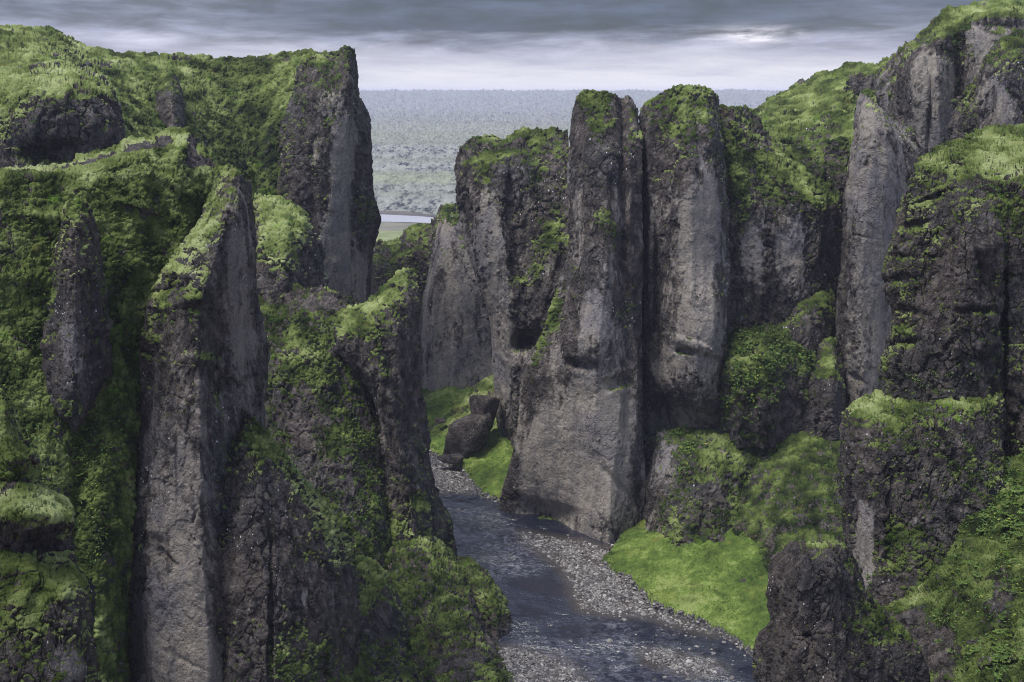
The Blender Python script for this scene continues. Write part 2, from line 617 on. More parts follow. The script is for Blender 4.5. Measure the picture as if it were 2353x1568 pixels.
# ---------------------------------------------------------------- rock bodies
# Every body is a closed shell: a front sheet lofted through ribs (polylines running down the rock,
# each point at its own distance), a rounded top, and a back side D metres behind.  Real relief comes from
# 3-D noise; where the surface is mossy the faces become a part of their own.
class Body:
    def __init__(self, name, label, cat, ribs, D=14, k=1.0, moss=(0.05, 0.9), pale=0.0, pb=(), mb=(), tone=0.35,
                 tb=(), dents=(), rock=1.0, cush=1.0, grain=None, structure=False, group=None, res=1.0, leaves=(), seed=0,
                 parts=('rock_face', 'moss_cover'), rough=1.0, blk=1.0, gaps=0.42, pillow=0.48, pmax=1.0):
        self.__dict__.update(locals())
        self.k = k * 0.80

    def compute(self):
        nr = len(self.ribs)
        span = max(r[-1][1] for r in self.ribs) - min(r[0][1] for r in self.ribs)
        R_ = [np.array(r, float) for r in self.ribs]
        soft = self.cat in ('hillside', 'slope', 'bank', 'mossy column', 'mossy slope')
        us = np.mean([[abs(R_[i + 1][:, 0].mean() - R_[i][:, 0].mean())] for i in range(nr - 1)], axis=1) if nr > 1 else 0
        width = sum(abs(R_[i + 1][:, 0].mean() - R_[i][:, 0].mean()) + 4 for i in range(nr - 1))
        vis_span = min(span, 1640 - min(r[0][1] for r in self.ribs) if span > 0 else span)
        nt = int(np.clip(span * 0.435 * 1.25 * self.res, 24, 760))
        ns = int(np.clip(width * 0.435 * 1.5 * self.res, 20, 760))
        ti = np.linspace(0, 1, nt)
        S = []
        for r in R_:
            t = (r[:, 1] - r[0, 1]) / (r[-1, 1] - r[0, 1])
            S.append(pchip(t, r, ti))
        S = np.stack(S)                                     # nr, nt, 3
        if not soft:                                        # flat slabs keep their depth right up to a sharp edge
            for e, n_ in ((0, 1), (-1, -2)):
                S[e, :, 2] = S[n_, :, 2] + 0.5 * (S[e, :, 2] - S[n_, :, 2])
        gap = np.abs(np.diff(S[:, :, 0], axis=0)).mean(1) + 3
        mid_u = 0.5 * (S[1:, :, 0] + S[:-1, :, 0]).mean(1)
        gap = gap * np.where((mid_u < -40) | (mid_u > 2400), 0.35, 1.0)
        si = np.concatenate([[0], np.cumsum(gap)])
        si /= si[-1]
        ss = np.linspace(0, 1, ns)
        G = pchip(si, S, ss)                                # ns, nt, 3
        if not soft:
            kk = np.clip(np.searchsorted(si, ss) - 1, 0, nr - 2)
            tt = ((ss - si[kk]) / (si[kk + 1] - si[kk]))[:, None]
            lin = S[kk, :, 2] * (1 - tt) + S[kk + 1, :, 2] * tt
            G[..., 2] = 0.3 * G[..., 2] + 0.7 * lin
        # soften the joints between ribs a little
        for _ in range(max(1, int(ns / 60)) if soft else 1):
            G[1:-1, :, 2] = 0.25 * G[:-2, :, 2] + 0.5 * G[1:-1, :, 2] + 0.25 * G[2:, :, 2]
        U, V, Y = G[..., 0], G[..., 1], G[..., 2]
        if self.dents:
            for b in self.dents:
                Y = Y + blobs(U, V, [b[:6]], b[6] if len(b) > 6 else 4)
        P = at(U, V, Y)
        Ym = float(np.median(Y))
        sh = np.sin(np.pi * ss) ** 0.5
        sh[0] = sh[-1] = 0
        top = P[:, 0]
        Dk = (self.D * sh)[:, None]
        f = (top[:, 1:2] + Dk) / top[:, 1:2]
        bt = np.concatenate([top[:, :2] * f, np.minimum(top[:, 2:], CAMZ + (top[:, 2:] - CAMZ) * f) - 0.10 * Dk], 1)
        ncap = 7
        wc = np.linspace(0, 1, ncap + 2)[1:-1]
        cap = top[:, None] * (1 - wc)[None, :, None] + bt[:, None] * wc[None, :, None]
        ib = np.unique(np.linspace(0, nt - 1, max(10, nt // 4)).astype(int))
        fb = P[:, ib]
        ff = (fb[..., 1:2] + Dk[:, None]) / fb[..., 1:2]
        zdrop = (top[:, 2:] - bt[:, 2:])[:, None]
        wz = 1 - ib / (nt - 1)
        back = np.concatenate([fb[..., :2] * ff, fb[..., 2:] - zdrop * wz[None, :, None]], -1)
        F = np.concatenate([P[:, ::-1], cap, back], 1)      # ns, rows, 3
        nrow = F.shape[1]
        UV = np.zeros(F.shape[:2] + (2,), np.float32)
        UV[:, :nt, 0], UV[:, :nt, 1] = U[:, ::-1], V[:, ::-1]
        UV[:, nt:nt + ncap] = UV[:, nt - 1:nt]
        UV[:, nt + ncap:, 0] = U[:, ib]
        UV[:, nt + ncap:, 1] = V[:, ib]
        isfront = np.zeros(nrow, bool)
        isfront[:nt] = True

        def normals(Q):
            ds = np.gradient(Q, axis=0)
            dt = np.gradient(Q, axis=1)
            n = np.cross(ds, dt)
            return n / (np.linalg.norm(n, axis=-1, keepdims=True) + 1e-9)

        N = normals(F)
        k = self.k
        q = (F + self.seed * 31.7).astype(np.float32)
        st = q * np.array([1, 1, 0.38], np.float32)
        pal0 = np.clip(self.pale + blobs(UV[..., 0], UV[..., 1], self.pb, 3), -1, 1.2)
        pale = np.clip(sstep(pal0 + 0.30 * fbm(st / (4 * k), 4, 0.6) + 0.20 * fbm(q * np.array([1, 1, 0.6], np.float32) / (0.9 * k), 3, 0.6), 0.20, 0.52), 0, 1) * self.pmax
        sc = self.rock * k
        smooth_p = 1 - 0.55 * pale
        big = 0.55 * fbm(st / (9 * k), 3)
        mid = 0.40 * (ridged(st / (3.6 * k), 3) - 0.9)
        strat = 0.16 * np.sin(q[..., 2] / (0.75 * k) + 3.5 * perlin(q / (5 * k)))
        fine = 0.12 * fbm(st / (1.0 * k), 3, 0.55) * self.rough
        c3, id3, _ = worley(q * np.array([1, 1, 0.5], np.float32) / (2.3 * k) + 0.35 * fbm(q / (2 * k), 2)[..., None])
        c4, id4, _ = worley(q / (0.9 * k) + 2.2)
        chunk = 0.42 * (id3 - 0.5) + 0.22 * (0.6 - c3) + 0.10 * (id4 - 0.5) + 0.07 * (0.6 - c4)
        # joint blocks: tall slabs standing proud of each other, with open cracks between
        warp = 0.30 * np.stack([fbm(q / (4 * k) + o_, 3) for o_ in (0, 11, 23)], -1)
        c5, id5, e5 = worley(q * np.array([1, 1, 0.34], np.float32) / (5.5 * k) + warp)
        c6, id6, e6 = worley(q * np.array([1, 1, 0.55], np.float32) / (2.4 * k) + 0.8 * warp + 7.7)
        block = 1.5 * (id5 - 0.5) + 0.7 * (id6 - 0.5) * (1 - 0.85 * pale)
        block = block - 0.75 * (1 - sstep(e5 - c5, 0.0, 0.07)) * (1 - 0.75 * pale) - 0.40 * (1 - sstep(e6 - c6, 0.0, 0.08)) * (1 - pale)
        fine = fine + chunk * (0.25 + 0.75 * sstep(perlin(q / (8 * k) + 4.4), -0.3, 0.35)) * self.rough
        disp = sc * (big * 1.1 + 0.72 * self.blk * block * (1 - 0.55 * pale) + (mid * smooth_p + strat * smooth_p * sstep(perlin(q / (7 * k)), -0.1, 0.4) + fine * smooth_p))
        edgefade = np.ones(nrow)
        F1 = F + N * disp[..., None]
        N1 = normals(F1)
        nz = N1[..., 2]
        b0, b1 = self.moss
        score = b0 + b1 * np.clip(nz, -0.6, 1) + 0.30 * fbm(q / (5.5 * k), 3, 0.6) + 0.24 * fbm(q / (1.3 * k), 2, 0.6) + 0.10 * fbm(q / (0.5 * k), 2, 0.6)
        score = score + blobs(UV[..., 0], UV[..., 1], self.mb, 3)
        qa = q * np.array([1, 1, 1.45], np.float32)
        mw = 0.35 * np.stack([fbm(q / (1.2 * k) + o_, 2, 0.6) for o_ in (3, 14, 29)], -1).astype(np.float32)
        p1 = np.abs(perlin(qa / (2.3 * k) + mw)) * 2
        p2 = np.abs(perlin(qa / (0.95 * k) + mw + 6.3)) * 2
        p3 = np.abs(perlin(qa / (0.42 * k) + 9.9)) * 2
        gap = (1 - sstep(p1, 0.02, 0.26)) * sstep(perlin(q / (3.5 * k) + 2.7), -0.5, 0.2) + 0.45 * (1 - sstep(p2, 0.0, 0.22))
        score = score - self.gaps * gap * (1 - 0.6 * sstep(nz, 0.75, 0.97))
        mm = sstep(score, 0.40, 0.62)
        dome = self.pillow * (1.15 * np.minimum(p1, 0.9) + 0.55 * np.minimum(p2, 0.9) + 0.20 * p3 - 0.55) + 0.35 * fbm(q / (1.6 * k), 3, 0.6)
        F2 = F1 + N1 * (mm * 0.62 * self.cush * k * dome)[..., None] + np.array([0, 0, 1.0]) * (mm * 0.12 * k)[..., None]
        # weld the two side seams
        nb0 = nt + ncap
        for e in (0, -1):
            F2[e, nb0:] = F2[e, :nt][::-1][ib]
            F2[e, nt:nb0] = F2[e, nt - 1]
        tone = self.tone + 0.10 + 0.08 * (np.minimum(p1, 1) - 0.4) + blobs(UV[..., 0], UV[..., 1], self.tb, 3)
        tone = tone + 0.32 * fbm(q / (5 * k), 3)
        self.F, self.UV, self.nt, self.mm = F2, UV, nt, mm
        self.N2 = N1
        verts = F2.reshape(-1, 3)
        faces = grid_faces(ns, nrow)
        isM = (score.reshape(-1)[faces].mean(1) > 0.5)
        gr = (self.grain * 1.5) if self.grain else float(np.clip(Ym / 1098 * 2.0, 0.08, 0.5)) * 1.5
        attrs = {"pale": pale.reshape(-1), "tone": tone.reshape(-1), "grain": np.full(len(verts), gr, np.float32)}
        self.out = (verts, faces, isM, attrs)
        self.gr = gr
        return self

    def emit(self):
        verts, faces, isM, attrs = self.out
        r, mo = self.parts
        if self.structure:
            root = None
        else:
            root = bpy.data.objects.new(self.name, None)
            col.objects.link(root)
            i = np.argmin(verts[:, 2])
            # the empty sits at the foot of the rock; parts keep world coordinates relative to it
            base = verts.mean(0)
            root.location = (float(base[0]), float(base[1]), float(verts[:, 2].min()))
            tag(root, self.label, self.cat, self.group)
            verts = verts - np.array(root.location)
        self.root = root
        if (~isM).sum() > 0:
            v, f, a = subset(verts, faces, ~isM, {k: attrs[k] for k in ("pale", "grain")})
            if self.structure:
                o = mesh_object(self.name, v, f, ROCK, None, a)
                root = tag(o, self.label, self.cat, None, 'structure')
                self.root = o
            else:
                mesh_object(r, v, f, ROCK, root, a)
        if isM.sum() > 20:
            v, f, a = subset(verts, faces, isM, {k: attrs[k] for k in ("tone", "grain")})
            mesh_object(mo, v, f, MOSS, root, a)
        self.out = None

    def find(self, u, v):
        """front-surface points nearest to the given frame positions"""
        res = []
        W = self.UV[:, :self.nt]
        for a, b in zip(u, v):
            d = (W[..., 0] - a) ** 2 + (W[..., 1] - b) ** 2
            i = np.unravel_index(np.argmin(d), d.shape)
            res.append((self.F[i], self.N2[i]))
        return res


BODIES = []


def body(*a, **kw):
    b = Body(*a, **kw)
    b.seed = len(BODIES) + 1
    BODIES.append(b)
    return b

# ---------------------------------------------------------------- the rocks and slopes, far to near
# ribs: (u, v, Y) from the top down, left to right; u, v in a 2353 x 1568 frame, Y metres ahead of the camera
HILL = (0.75, 0.35)
body("hillside", "mossy green hillside rising to the left skyline behind the tall fin", "hillside", [
    [(-420, 60, 250), (-420, 200, 215), (-420, 420, 190), (-420, 800, 180)],
    [(-150, 56, 250), (-150, 140, 222), (-150, 420, 190), (-150, 800, 180)],
    [(0, 60, 262), (0, 100, 240), (0, 150, 215), (0, 300, 190), (0, 700, 178)],
    [(120, 69, 268), (130, 110, 248), (140, 160, 218), (150, 300, 195), (150, 700, 180)],
    [(168, 91, 272), (180, 135, 255), (200, 200, 226), (215, 300, 205), (215, 700, 185)],
    [(215, 107, 276), (225, 145, 260), (240, 200, 240), (280, 350, 208), (280, 700, 188)],
    [(320, 125, 282), (322, 160, 270), (330, 240, 250), (340, 340, 226), (330, 700, 195)],
    [(420, 130, 286), (425, 200, 270), (430, 290, 250), (420, 400, 226), (400, 700, 195)],
    [(530, 130, 290), (530, 200, 280), (530, 300, 264), (530, 400, 246), (530, 700, 205)],
    [(620, 127, 290), (612, 200, 281), (600, 300, 269), (590, 450, 250), (590, 700, 210)],
    [(690, 120, 284), (672, 200, 270), (650, 300, 262), (632, 450, 254), (620, 700, 215)],
    [(770, 119, 282), (760, 200, 276), (750, 700, 240)]],
    D=60, k=1.3, moss=(0.72, 0.35), tone=0.46, structure=True, cush=0.95, rock=0.75,
    mb=[(60, 85, 90, 10, -0.3), (230, 150, 60, 8, -0.5), (150, 125, 70, 10, -0.35), (400, 140, 60, 6, -0.45), (630, 135, 60, 6, -0.3)],
    tb=[(590, 400, 70, 120, -0.28), (560, 300, 60, 120, -0.1), (150, 130, 120, 40, 0.15), (660, 170, 50, 60, 0.08), (340, 270, 60, 60, -0.15), (470, 330, 60, 60, -0.1)])

body("hillside", "mossy green hillside rising behind the split pillars to the right skyline", "hillside", [
    [(1640, 300, 300), (1640, 460, 262)],
    [(1655, 262, 300), (1660, 320, 275), (1660, 460, 250)],
    [(1700, 256, 300), (1705, 320, 262), (1710, 460, 240)],
    [(1738, 250, 300), (1738, 300, 258), (1745, 460, 232)],
    [(1770, 228, 300), (1780, 280, 264), (1790, 460, 230)],
    [(1815, 205, 302), (1830, 280, 266), (1840, 460, 230)],
    [(1860, 180, 304), (1880, 280, 262), (1890, 460, 230)],
    [(1905, 160, 305), (1920, 200, 282), (1930, 280, 256), (1930, 470, 230)],
    [(1975, 150, 305), (1975, 168, 290), (1978, 215, 286), (1978, 290, 250), (1970, 470, 230)],
    [(2010, 150, 305), (2015, 170, 290), (2015, 215, 286), (2015, 290, 252), (2010, 470, 232)],
    [(2052, 130, 300), (2050, 200, 272), (2050, 470, 236)],
    [(2110, 108, 300), (2110, 300, 262), (2110, 470, 244)]],
    D=60, k=1.2, moss=(0.44, 0.6), tone=0.40, structure=True, rock=0.9,
    mb=[(1985, 195, 42, 24, -0.9), (1760, 420, 80, 60, -0.15), (1700, 300, 60, 40, -0.1)],
    tb=[(1850, 230, 60, 40, 0.1), (1960, 270, 50, 40, 0.12), (1800, 400, 80, 40, -0.1)])

body("rock_outcrop", "moss-capped dark rock knob with an overhung hollow, at the left edge under the skyline", "rock outcrop", [
    [(-120, 170, 202), (-120, 230, 186), (-120, 330, 182), (-120, 520, 182)],
    [(-40, 168, 202), (-40, 225, 186), (-45, 330, 182), (-50, 520, 182)],
    [(30, 162, 202), (30, 212, 186), (20, 300, 180), (10, 520, 180)],
    [(100, 143, 204), (90, 180, 189), (85, 230, 181), (80, 300, 178), (80, 520, 178)],
    [(155, 150, 204), (150, 188, 187), (150, 215, 181), (150, 300, 179), (150, 520, 179)],
    [(203, 163, 202), (212, 198, 187), (212, 230, 182), (215, 300, 181), (215, 520, 181)],
    [(240, 190, 200), (262, 222, 189), (272, 290, 185), (275, 520, 185)],
    [(252, 205, 202), (277, 245, 196), (289, 300, 195), (292, 520, 195)]],
    D=22, k=1.1, moss=(0.02, 0.75), tone=0.55, pale=-0.1, grain=0.28,
    pb=[(140, 355, 70, 18, 0.35)],
    mb=[(-20, 260, 90, 90, 0.5), (60, 205, 100, 30, 0.45), (225, 205, 40, 16, 0.4), (150, 290, 90, 60, -0.25)],
    tb=[(90, 190, 100, 35, 0.25), (-40, 280, 80, 80, -0.1)],
    dents=[(120, 350, 58, 26, 5)])

body("rock_pinnacle", "small dark pinnacle poking out of the left hillside", "rock pinnacle", [
    [(360, 205, 264), (352, 250, 260), (350, 310, 252)],
    [(372, 172, 260), (368, 210, 252), (370, 310, 244)],
    [(392, 170, 258), (396, 215, 248), (400, 310, 241)],
    [(404, 180, 258), (414, 225, 250), (418, 310, 243)],
    [(410, 190, 260), (422, 235, 256), (427, 310, 250)]],
    D=12, k=0.9, moss=(0.0, 0.9), tone=0.4, mb=[(365, 190, 16, 25, 0.5), (385, 175, 20, 9, 0.4), (395, 250, 20, 40, -0.2)], rock=0.6)

body("cliff_fin", "tall cliff fin with a moss-crested top standing against the sky and the lava plain", "cliff", [
    [(684, 150, 272), (664, 240, 266), (643, 300, 263), (636, 450, 259), (640, 560, 256), (660, 640, 251), (690, 800, 245)],
    [(702, 133, 265), (690, 240, 255), (668, 330, 252), (660, 450, 250), (665, 560, 248), (690, 660, 245), (700, 800, 245)],
    [(735, 124, 262), (735, 240, 250), (735, 380, 248), (735, 500, 247), (740, 600, 246), (750, 800, 246)],
    [(765, 119, 261), (772, 240, 250), (765, 400, 248), (762, 500, 247), (765, 640, 247), (770, 800, 247)],
    [(795, 107, 259), (803, 200, 251), (800, 340, 250), (798, 500, 250), (802, 640, 250), (812, 800, 250)],
    [(806, 109, 260), (812, 205, 256), (812, 340, 255.5), (808, 500, 255), (812, 640, 255), (820, 800, 255)],
    [(812, 116, 262), (823, 212, 258), (836, 340, 257), (832, 450, 256), (838, 560, 258), (832, 700, 258), (832, 800, 258)],
    [(817, 128, 266), (826, 222, 267), (853, 270, 269), (858, 420, 269), (867, 470, 269), (875, 512, 269), (866, 560, 269), (854, 680, 269), (852, 800, 269)]],
    D=26, k=1.15, moss=(-0.02, 0.9), tone=0.38, pale=0.0, grain=0.34,
    pb=[(780, 480, 28, 210, 0.95, 4), (745, 340, 50, 50, 0.32), (780, 640, 40, 100, 0.5), (832, 640, 15, 60, 0.7), (755, 250, 30, 60, 0.15), (740, 560, 50, 80, 0.22)],
    mb=[(840, 500, 26, 60, 0.62), (720, 140, 60, 14, 0.5), (800, 118, 24, 14, 0.5), (650, 400, 14, 120, 0.25)],
    tb=[(840, 490, 20, 40, 0.05), (730, 135, 40, 12, 0.2)], rock=0.8)

body("distant_cliff", "low mossy far cliffs below the pale field, between the tall fin and the pale buttress", "cliff", [
    [(845, 560, 345), (845, 620, 340), (845, 780, 335)],
    [(868, 557, 335), (868, 620, 326), (868, 780, 325)],
    [(890, 556, 334), (890, 580, 324), (888, 620, 320), (885, 780, 318)],
    [(918, 550, 334), (922, 600, 318), (925, 780, 316)],
    [(935, 528, 328), (940, 600, 316), (940, 780, 314)],
    [(955, 515, 328), (960, 580, 316), (960, 780, 314)],
    [(988, 512, 326), (985, 580, 314), (978, 780, 312)],
    [(1006, 490, 322), (1002, 540, 312), (995, 780, 308)],
    [(1015, 472, 320), (1015, 540, 308), (1008, 780, 306)],
    [(1040, 470, 320), (1040, 540, 310), (1040, 780, 308)],
    [(1060, 480, 326), (1070, 560, 318), (1070, 780, 316)]],
    D=26, k=1.1, moss=(0.12, 0.95), tone=0.42, mb=[(920, 625, 50, 14, 0.35), (940, 680, 50, 16, 0.35)], rock=1.0, grain=0.45)

body("rock_buttress", "pale rounded cone-shaped buttress standing on the far bright meadow", "buttress", [
    [(1006, 512, 310), (990, 600, 302), (970, 700, 298), (958, 850, 297), (957, 915, 296), (957, 1000, 296)],
    [(1018, 502, 297), (1010, 600, 287), (1000, 700, 284), (988, 850, 283), (985, 925, 282), (985, 1000, 282)],
    [(1042, 494, 292), (1048, 600, 285), (1050, 700, 281), (1045, 850, 278), (1040, 925, 277), (1040, 1000, 277)],
    [(1080, 498, 294), (1090, 600, 287), (1098, 700, 284), (1100, 850, 281), (1095, 900, 279), (1090, 1000, 279)],
    [(1110, 515, 300), (1150, 700, 295), (1160, 900, 290), (1160, 1000, 290)]],
    D=22, k=1.0, moss=(-0.15, 0.8), tone=0.4, pale=0.55, rock=0.55, grain=0.4,
    pb=[(1065, 560, 30, 60, -0.18), (1000, 620, 16, 100, -0.2), (1090, 760, 60, 60, -0.12)],
    mb=[(1030, 505, 40, 14, 0.5), (970, 715, 10, 20, 0.5)])

body("cliff_wall", "moss-topped cliff of leaning pillars, left of the main pillar and right of the gap", "cliff", [
    [(1048, 372, 252), (1050, 440, 250), (1062, 520, 249), (1076, 590, 248), (1102, 680, 247), (1131, 770, 246), (1136, 900, 245), (1147, 1000, 243), (1152, 1120, 240)],
    [(1058, 348, 247), (1068, 440, 241), (1085, 540, 239), (1105, 640, 238), (1132, 740, 238), (1148, 850, 237), (1160, 1000, 236), (1165, 1120, 234)],
    [(1088, 316, 248), (1098, 400, 239), (1112, 500, 235), (1128, 600, 234), (1148, 700, 233), (1164, 850, 233), (1175, 1000, 232), (1180, 1120, 230)],
    [(1130, 309, 248), (1140, 400, 238), (1150, 500, 233), (1163, 600, 231), (1173, 700, 231), (1188, 850, 231), (1200, 1000, 229), (1200, 1120, 228)],
    [(1160, 323, 246), (1178, 400, 237), (1183, 500, 235), (1192, 600, 233), (1198, 700, 230), (1213, 800, 229), (1220, 1000, 226), (1220, 1120, 224)],
    [(1195, 296, 248), (1212, 400, 237), (1222, 500, 233), (1233, 600, 229), (1240, 700, 226), (1250, 800, 226), (1250, 1000, 224), (1250, 1120, 222)],
    [(1260, 296, 248), (1264, 400, 237), (1270, 500, 232), (1275, 600, 226), (1285, 700, 223), (1290, 1000, 220), (1290, 1120, 218)],
    [(1305, 308, 244), (1312, 400, 234), (1318, 500, 229), (1322, 600, 224), (1330, 1120, 218)]],
    D=30, k=1.0, moss=(-0.08, 0.9), tone=0.36, pale=0.12, grain=0.36,
    pb=[(1125, 570, 36, 110, 0.5), (1148, 800, 34, 160, 0.5), (1070, 560, 12, 90, 0.35, -15), (1235, 700, 40, 60, -0.1), (1195, 850, 40, 70, 0.12), (1125, 440, 24, 30, 0.1)],
    mb=[(1180, 305, 130, 20, 0.4), (1120, 365, 60, 18, 0.35, -25), (1245, 560, 50, 28, 0.45, -30), (1210, 635, 55, 24, 0.45, -25), (1270, 510, 40, 40, 0.25),
        (1240, 390, 20, 50, 0.3), (1100, 400, 30, 30, 0.2), (1160, 520, 40, 120, -0.15), (1180, 800, 60, 100, -0.3)],
    dents=[(1212, 785, 26, 22, 9, 0, 3), (1172, 455, 5, 60, 2)])

body("rock_pillar", "broad tall central pillar with a smooth grey face, its foot in the river bend", "rock pillar", [
    [(1312, 262, 218), (1304, 400, 214), (1311, 560, 211), (1290, 640, 210), (1250, 760, 209), (1196, 870, 208), (1186, 1000, 207), (1166, 1090, 206), (1147, 1160, 205.5), (1142, 1290, 205)],
    [(1320, 236, 212), (1325, 400, 205), (1330, 560, 203), (1315, 680, 201), (1285, 780, 200), (1245, 880, 200), (1225, 1000, 200), (1205, 1100, 200.5), (1195, 1195, 201), (1190, 1300, 200)],
    [(1345, 209, 210), (1355, 400, 201), (1355, 560, 199), (1345, 700, 197), (1322, 800, 195.5), (1305, 900, 196.5), (1290, 1000, 196), (1285, 1100, 196), (1280, 1180, 196.5), (1275, 1320, 195)],
    [(1390, 212, 210), (1395, 400, 200), (1395, 560, 197), (1385, 700, 195), (1375, 800, 193), (1370, 900, 193.5), (1360, 1000, 192.5), (1355, 1100, 192), (1350, 1238, 190), (1350, 1330, 190)],
    [(1414, 219, 210), (1419, 400, 201), (1421, 560, 199), (1418, 700, 197), (1426, 800, 195), (1426, 900, 193.5), (1418, 1000, 192), (1405, 1100, 190), (1398, 1250, 187), (1395, 1340, 187)],
    [(1426, 231, 212), (1431, 400, 202.6), (1434, 560, 200.6), (1432, 700, 198.6), (1446, 800, 196.6), (1446, 900, 195), (1440, 1000, 193.2), (1428, 1100, 191.4), (1422, 1230, 188.8), (1418, 1340, 188.3)],
    [(1444, 222, 211), (1446, 400, 201), (1448, 560, 199.5), (1450, 700, 198), (1463, 800, 196.5), (1464, 900, 195), (1460, 1000, 193.5), (1450, 1100, 192.5), (1442, 1210, 190.6), (1440, 1340, 190)],
    [(1464, 254, 213), (1476, 330, 205), (1475, 560, 203.5), (1474, 700, 202), (1475, 800, 200.5), (1477, 900, 199), (1478, 1000, 198), (1481, 1100, 197), (1481, 1180, 196), (1481, 1340, 195)]],
    D=24, k=1.05, moss=(-0.10, 0.9), tone=0.36, pale=0.20, grain=0.34,
    pb=[(1330, 1050, 150, 190, 0.55), (1375, 740, 38, 90, 0.35), (1325, 580, 12, 120, 0.3), (1380, 330, 80, 90, -0.22), (1440, 600, 30, 110, -0.15), (1230, 900, 30, 70, -0.4),
        (1462, 1060, 16, 70, -0.3), (1180, 1100, 18, 60, -0.25), (1310, 740, 20, 90, -0.25), (1300, 1200, 90, 22, -0.22), (1460, 800, 16, 120, -0.15)],
    mb=[(1358, 225, 50, 26, 0.55), (1370, 270, 40, 40, 0.25), (1395, 520, 26, 40, 0.5), (1262, 740, 20, 80, 0.75, 14), (1225, 850, 12, 40, 0.45, 25), (1330, 1000, 140, 200, -0.35), (1320, 625, 18, 14, 0.35), (1400, 400, 60, 60, -0.1)],
    tb=[(1262, 740, 20, 90, 0.2), (1355, 222, 40, 20, 0.0)],
    blk=0.7, dents=[(1335, 838, 34, 12, 2.2, 8, 3), (1420, 880, 30, 14, 1.2, -20), (1262, 1178, 60, 22, 2.2, 15), (1425, 1120, 80, 9, 0.6, 47, 2), (1312, 700, 10, 90, 1.0, 0, 2), (1330, 960, 14, 90, 0.35, 0, 2), (1428, 330, 3.5, 110, 0.5, 0, 2)],
    rock=0.62)

body("rock_pillar", "pale-faced pillar right of the narrow black crack, undercut at its base", "rock pillar", [
    [(1472, 264, 216), (1479, 330, 211), (1486, 420, 209), (1482, 500, 208), (1480, 700, 207), (1480, 850, 206), (1480, 1130, 205)],
    [(1480, 246, 212), (1488, 330, 205.5), (1496, 440, 204), (1494, 600, 203), (1492, 760, 202.5), (1490, 900, 202), (1490, 1130, 201)],
    [(1508, 222, 211), (1512, 330, 205), (1512, 440, 203), (1510, 600, 202), (1508, 760, 202), (1505, 900, 201), (1500, 1130, 200)],
    [(1545, 203, 210), (1550, 330, 202), (1545, 440, 199), (1545, 600, 198), (1540, 760, 197), (1555, 850, 195), (1560, 1130, 197)],
    [(1590, 199, 209), (1595, 330, 200), (1590, 440, 197), (1590, 600, 196), (1590, 700, 193), (1600, 800, 191.5), (1600, 900, 192), (1600, 1130, 195)],
    [(1630, 209, 210), (1635, 330, 202), (1640, 440, 199), (1640, 600, 197), (1640, 700, 193.5), (1640, 800, 192), (1640, 900, 193), (1640, 1130, 197)],
    [(1650, 226, 215), (1660, 330, 210), (1672, 440, 208), (1680, 560, 206), (1672, 700, 203), (1668, 800, 201), (1658, 950, 200), (1660, 1130, 200)]],
    D=24, k=1.05, moss=(-0.05, 0.9), tone=0.4, pale=0.2, grain=0.34,
    pb=[(1610, 540, 48, 140, 0.55), (1605, 780, 60, 90, 0.4), (1530, 600, 20, 80, 0.12), (1500, 700, 18, 150, -0.3), (1530, 840, 40, 50, 0.25), (1545, 330, 60, 80, -0.3), (1560, 970, 70, 40, 0.3)],
    mb=[(1575, 225, 80, 40, 0.42), (1560, 290, 50, 50, 0.35), (1640, 290, 20, 40, 0.15), (1600, 650, 60, 250, -0.3), (1650, 675, 14, 9, 0.7), (1520, 400, 30, 30, 0.1)],
    tb=[(1590, 215, 50, 16, 0.2)],
    dents=[(1555, 985, 95, 62, 6, 24), (1575, 808, 22, 7, 2.0, 8), (1507, 640, 5, 120, 1.5), (1612, 800, 70, 10, -0.8, 20)], rock=0.7)

body("cliff_wall", "dark streaked cliff behind the green bushes, between the undercut pillar and the pale spire", "cliff", [
    [(1640, 246, 222), (1650, 400, 214), (1660, 600, 208), (1660, 1020, 206)],
    [(1685, 246, 220), (1692, 330, 212), (1700, 450, 207.5), (1710, 600, 206), (1710, 1020, 205)],
    [(1722, 252, 228), (1740, 330, 217), (1750, 420, 211), (1760, 500, 207), (1770, 600, 206), (1770, 1020, 205)],
    [(1768, 310, 224), (1795, 380, 214), (1818, 450, 208), (1830, 600, 205), (1830, 1020, 204)],
    [(1800, 330, 224), (1850, 420, 212), (1878, 475, 206), (1882, 600, 205), (1880, 1020, 205)],
    [(1850, 335, 226), (1890, 440, 212), (1904, 480, 209), (1904, 600, 209), (1900, 1020, 208)],
    [(1950, 320, 230), (1945, 500, 219), (1945, 1020, 216)]],
    D=24, k=1.05, moss=(0.06, 0.85), tone=0.36, pale=0.05, grain=0.34,
    pb=[(1730, 590, 28, 110, 0.5), (1815, 580, 42, 100, 0.55), (1770, 600, 12, 120, -0.2)],
    mb=[(1800, 420, 120, 50, 0.40, 30), (1690, 430, 26, 130, 0.42, -8), (1720, 330, 40, 60, 0.2), (1780, 600, 120, 90, -0.35), (1712, 480, 10, 60, 0.3), (1745, 330, 30, 50, -0.2)],
    tb=[(1850, 430, 60, 20, 0.15, 35)])

